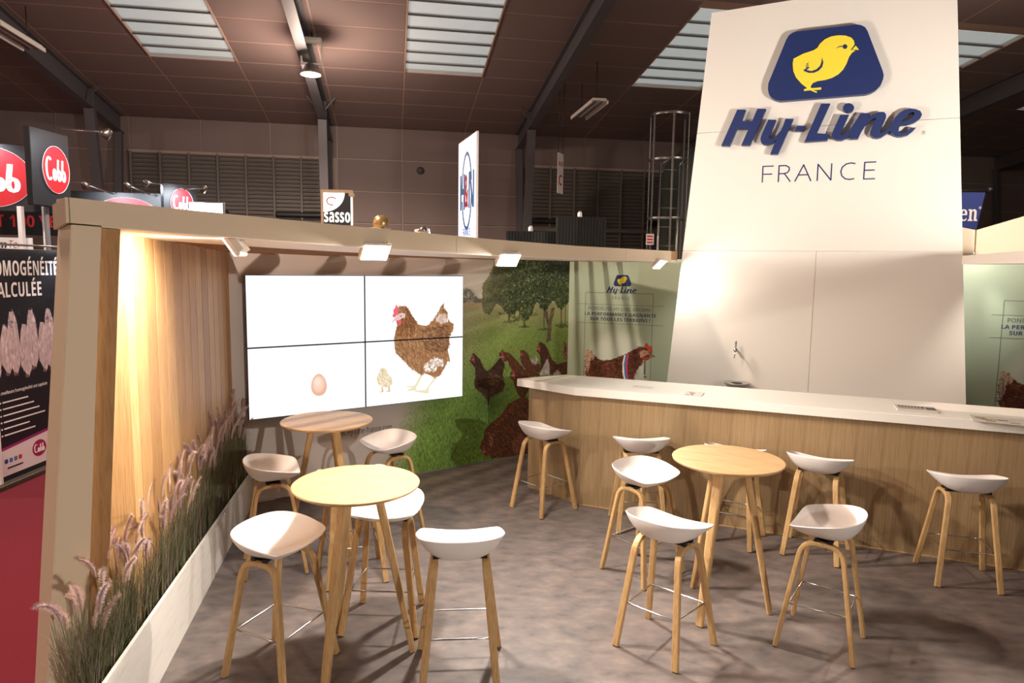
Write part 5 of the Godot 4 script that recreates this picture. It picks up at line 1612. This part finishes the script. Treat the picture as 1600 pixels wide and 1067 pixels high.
	# blue hanging banner right of the tower
	var fl := thing("hanging_banner", "blue banner with white lettering right of the white tower", "banner", turned(Vector3(7.72, 0, -12.0), -0.25))
	part(fl, "cloth", prism(pv([-0.45, 3.02, 0.27, 3.06, 0.36, 3.68, -0.45, 3.7]), -0.004, 0.004), mat(rgb(34, 56, 128), 0.6))
	text(fl, "lettering", "en", -0.0, 3.2, 0.005, 0.27, 0.2, 0.002, m.sign_white, font_serif)
	text(fl, "lettering", "®", 0.28, 3.4, 0.005, 0.04, 0.05, 0.002, m.sign_white, font_regular)
	rod(fl, "arm", Vector3(-0.5, 3.72, 0), Vector3(0.42, 3.72, 0), 0.012, m.black, 6)
	part(fl, "arm_knob", lathe([Vector2(0, 0.05), Vector2(0.05, 0.03), Vector2(0.055, 0), Vector2(0.05, -0.04), Vector2(0, -0.05)], 12), m.black, at(0.42, 3.72, 0))
	rod(fl, "pole", Vector3(-0.5, 0, 0), Vector3(-0.5, 3.8, 0), 0.02, m.black, 8)

func poster_wall() -> void:
	# black poster wall of the stand across the aisle; runs away from the viewer
	var f := wall_frame(Vector3(-5.17, 0, -6.7), Vector3(0.018, 0, -1.0))
	var o := thing("poster_wall", "black poster wall with white capitals across the red aisle", "poster wall", f)
	part(o, "panel", cbox(Vector3(2.1, 2.42, 0.06), 0.004), m.sign_black, at(0.75, 1.21, -0.033))
	canvas(-0.3, 0.1, 1.8, 2.4, 360, rgb(24, 24, 32))
	for k in 15:
		var row := k % 2
		var x := -0.28 + 0.135 * k + 0.03 * row
		var top := 1.78 - 0.14 * row
		var low := 1.12 + 0.04 * sin(k * 2.3)
		var shape := pv([x - 0.01, low + 0.12, x - 0.015, low + 0.3, x + 0.005, top - 0.1, x + 0.035, top, x + 0.09, top - 0.01, x + 0.13, top - 0.12, x + 0.155, low + 0.28, x + 0.145, low + 0.1, x + 0.1, low, x + 0.05, low + 0.02])
		fill_shape(shape, rgb(196, 176, 178))
		feathers(shape, 130, 14, 4, PI / 2, 0.2, [rgb(214, 196, 198), rgb(170, 148, 152), rgb(226, 212, 212)], 0.5)
		dab(px(Vector2(x + 0.06, low)), 12, 8, 0.4, rgb(150, 110, 100), 0.8)
	for k in 260:
		dab(px(Vector2(rng.randf_range(-0.3, 1.8), rng.randf_range(1.62, 1.95))), rng.randf_range(3, 9), rng.randf_range(2, 5), rng.randf() * 3, [rgb(44, 44, 70), rgb(60, 40, 60), rgb(26, 26, 36), rgb(60, 70, 110)][k % 4], 0.5)
	fill_shape(pv([-0.3, 0.1, 1.8, 0.1, 1.8, 0.62, 1.2, 0.52, 0.7, 0.455, 0.1, 0.40, -0.3, 0.38]), rgb(150, 40, 110))
	fill_shape(pv([-0.3, 0.1, 1.8, 0.1, 1.8, 0.59, 1.2, 0.49, 0.7, 0.425, 0.1, 0.37, -0.3, 0.35]), rgb(226, 214, 220))
	sheet(o, "poster", -0.3, 0.1, 0.001, 2.1, 2.3, printed(pic, 0.45), "printed poster of hanging white birds over a dark text panel")
	text(o, "lettering", "HOMOGÉNÉITÉ", 0.035, 2.145, 0.002, 1.02, 0.2, 0.001, m.sign_white, font_bold)
	text(o, "lettering", "CALCULÉE", 0.06, 1.925, 0.002, 0.72, 0.195, 0.001, m.sign_white, font_bold)
	text(o, "lettering", "La meilleure homogénéité est capitale", 0.06, 0.93, 0.002, 0.72, 0.045, 0.001, m.sign_white, font_regular)
	for k in 6:
		var bl := part(o, "text_line", cbox(Vector3(0.36 + 0.08 * ((k * 5) % 4), 0.014, 0.001), 0.0003), m.sign_white, at(0.3 + 0.04 * ((k * 5) % 4), 0.86 - 0.068 * k, 0.002))
		part(o, "bullet", cbox(Vector3(0.02, 0.016, 0.001), 0.0003), m.sign_white, at(0.09, 0.86 - 0.068 * k, 0.002))
	part(o, "round_mark", prism(moved(ring(0.105, 28, 0.09), Vector2(0.6, 0.27)), 0.001, 0.003), mat(rgb(160, 30, 84), 0.5))
	brush_word(o, Transform3D(Basis.from_scale(Vector3(0.16, 0.1, 1)), Vector3(0.6, 0.27, 0.004)))
	var cols := [rgb(44, 66, 130), rgb(60, 120, 180), rgb(90, 120, 150), rgb(180, 50, 50)]
	for k in 4:
		part(o, "icon", prism(rounded(0.045, 0.045, 0.008), 0.001, 0.002), mat(cols[k], 0.6), at(0.12 + 0.065 * k, 0.25, 0))
	part(o, "text_line", cbox(Vector3(0.22, 0.016, 0.001), 0.0003), m.black, at(0.24, 0.175, 0.002))
	part(o, "end_profile", cbox(Vector3(0.05, 2.3, 0.07), 0.006), m.sign_white, at(-0.02, 1.2, 0.02))
	part(o, "base_rail", cbox(Vector3(2.1, 0.05, 0.1), 0.004), mat(rgb(70, 62, 52), 0.5), at(0.8, 0.025, 0.05))
	rod(o, "lamp_rail", Vector3(-0.3, 2.46, 0.06), Vector3(1.8, 2.46, 0.06), 0.012, m.steel, 6)
	lit_spot("poster_spotlight", "small lit spotlight on the rail above the poster", f * Vector3(1.12, 2.44, 0.1), f.basis * Vector3(-0.2, -0.8, 0.1), 0.6, f * Vector3(1.12, 2.46, 0.06))

func sasso_sign() -> void:
	var o := thing("lit_sign", "small lit sign box with white lettering before the grey wall", "sign", turned(Vector3(-2.8, 3.2, -11.0), 0.15))
	part(o, "casing", cbox(Vector3(0.5, 0.56, 0.08), 0.006), mat(rgb(226, 196, 160), 0.5))
	part(o, "dark_face", cbox(Vector3(0.42, 0.5, 0.01), 0.001), mat(rgb(44, 44, 46), 0.5), at(0.0, -0.02, 0.041))
	var q := PackedVector2Array([Vector2(-0.21, 0.23)])
	for k in 13:
		var a := -PI / 2 + k * PI / 24
		q.append(Vector2(-0.21 + 0.33 * cos(a + PI / 2 - PI / 2), 0.23 + 0.3 * sin(a)))
	part(o, "light_quarter", prism(q, 0.046, 0.049), glow(Color(1.0, 0.97, 0.92), 1.0))
	var arc := []
	for k in 18:
		var a := 0.6 + k * 0.26
		arc.append(Vector3(-0.08 + 0.075 * cos(a), 0.1 + 0.06 * sin(a), 0.05))
	var st := new_st()
	sweep(st, arc, rounded(0.004, 0.016, 0.001, 1), Vector3(0, 0, 1))
	part(o, "red_swirl", done(st), m.sign_text_red)
	text(o, "lettering", "sasso", -0.2, -0.23, 0.046, 0.4, 0.16, 0.004, glow(Color(1.0, 0.99, 0.96), 1.0), font_bold)
	part(o, "light_edge", cbox(Vector3(0.03, 0.5, 0.012), 0.002), glow(Color(0.96, 1.0, 0.98), 1.0), at(0.225, -0.02, 0.041))
	bar(o, "stand", Vector3(0, -3.2, -0.05), Vector3(0, 0, -0.05), 0.06, 0.03, m.grey)
	part(o, "clip_lamp", cbox(Vector3(0.09, 0.06, 0.08), 0.01), mat(rgb(226, 196, 160), 0.5), at(0.23, 0.2, 0.08))
	area("sign_box_light", Vector3(-2.8, 3.15, -10.9), Vector3(-2.8, 3.15, -10), Vector2(0.4, 0.5), 0.15, Color(1.0, 0.97, 0.92))

func tall_sign() -> void:
	# a tall lit box seen almost edge on
	var a := Vector3(-0.79, 0, -9.9)
	var b := Vector3(-0.49, 0, -8.97)
	var f := wall_frame(a, b - a)
	var w := a.distance_to(b)
	f = Transform3D(Basis(-f.basis.x, Vector3.UP, -f.basis.z), a) if f.basis.z.z < 0 and false else f
	var o := thing("light_box_sign", "tall white lit sign seen almost edge on, with blue letters and a ring", "sign", f)
	var face := glow(Color(0.97, 0.96, 1.0), 0.75)
	part(o, "casing", cbox(Vector3(w, 1.5, 0.03), 0.004), m.sign_white, at(w / 2, 3.28, -0.016))
	part(o, "light_face", cbox(Vector3(w - 0.01, 1.47, 0.004), 0.001), face, at(w / 2, 3.28, 0.0))
	part(o, "stand", cbox(Vector3(0.06, 2.6, 0.04), 0.004), m.grey, at(w / 2, 1.3, -0.03))
	m.sign_blue = mat(rgb(40, 120, 190), 0.5)
	for s in [[0.25, 2.9], [PI + 0.25, 2.9]]:
		var arc := []
		for k in 17: arc.append(Vector3(w / 2 + 0.26 * cos(s[0] + s[1] * k / 16), 3.32 + 0.5 * sin(s[0] + s[1] * k / 16), 0.003))
		var st := new_st()
		sweep(st, arc, rounded(0.004, 0.05, 0.001, 1), Vector3(0, 0, 1))
		part(o, "ring_arc", done(st), m.sign_blue)
	text(o, "lettering", "H", w / 2 - 0.36, 3.08, 0.004, 0.27, 0.48, 0.003, m.sign_blue, font_bold)
	text(o, "lettering", "&", w / 2 - 0.1, 3.1, 0.006, 0.2, 0.44, 0.003, m.sign_red, font_bold)
	text(o, "lettering", "N", w / 2 + 0.12, 3.08, 0.004, 0.28, 0.48, 0.003, m.sign_blue, font_bold)
	text(o, "lettering", "FRANCE", w / 2 - 0.22, 2.72, 0.004, 0.44, 0.1, 0.002, m.sign_blue, font_regular)
	var c: Vector3 = f * Vector3(w / 2, 3.28, 0.05)
	area("box_sign_light", c, c + f.basis.z, Vector2(w, 1.45), 0.2, Color(0.97, 0.96, 1.0))
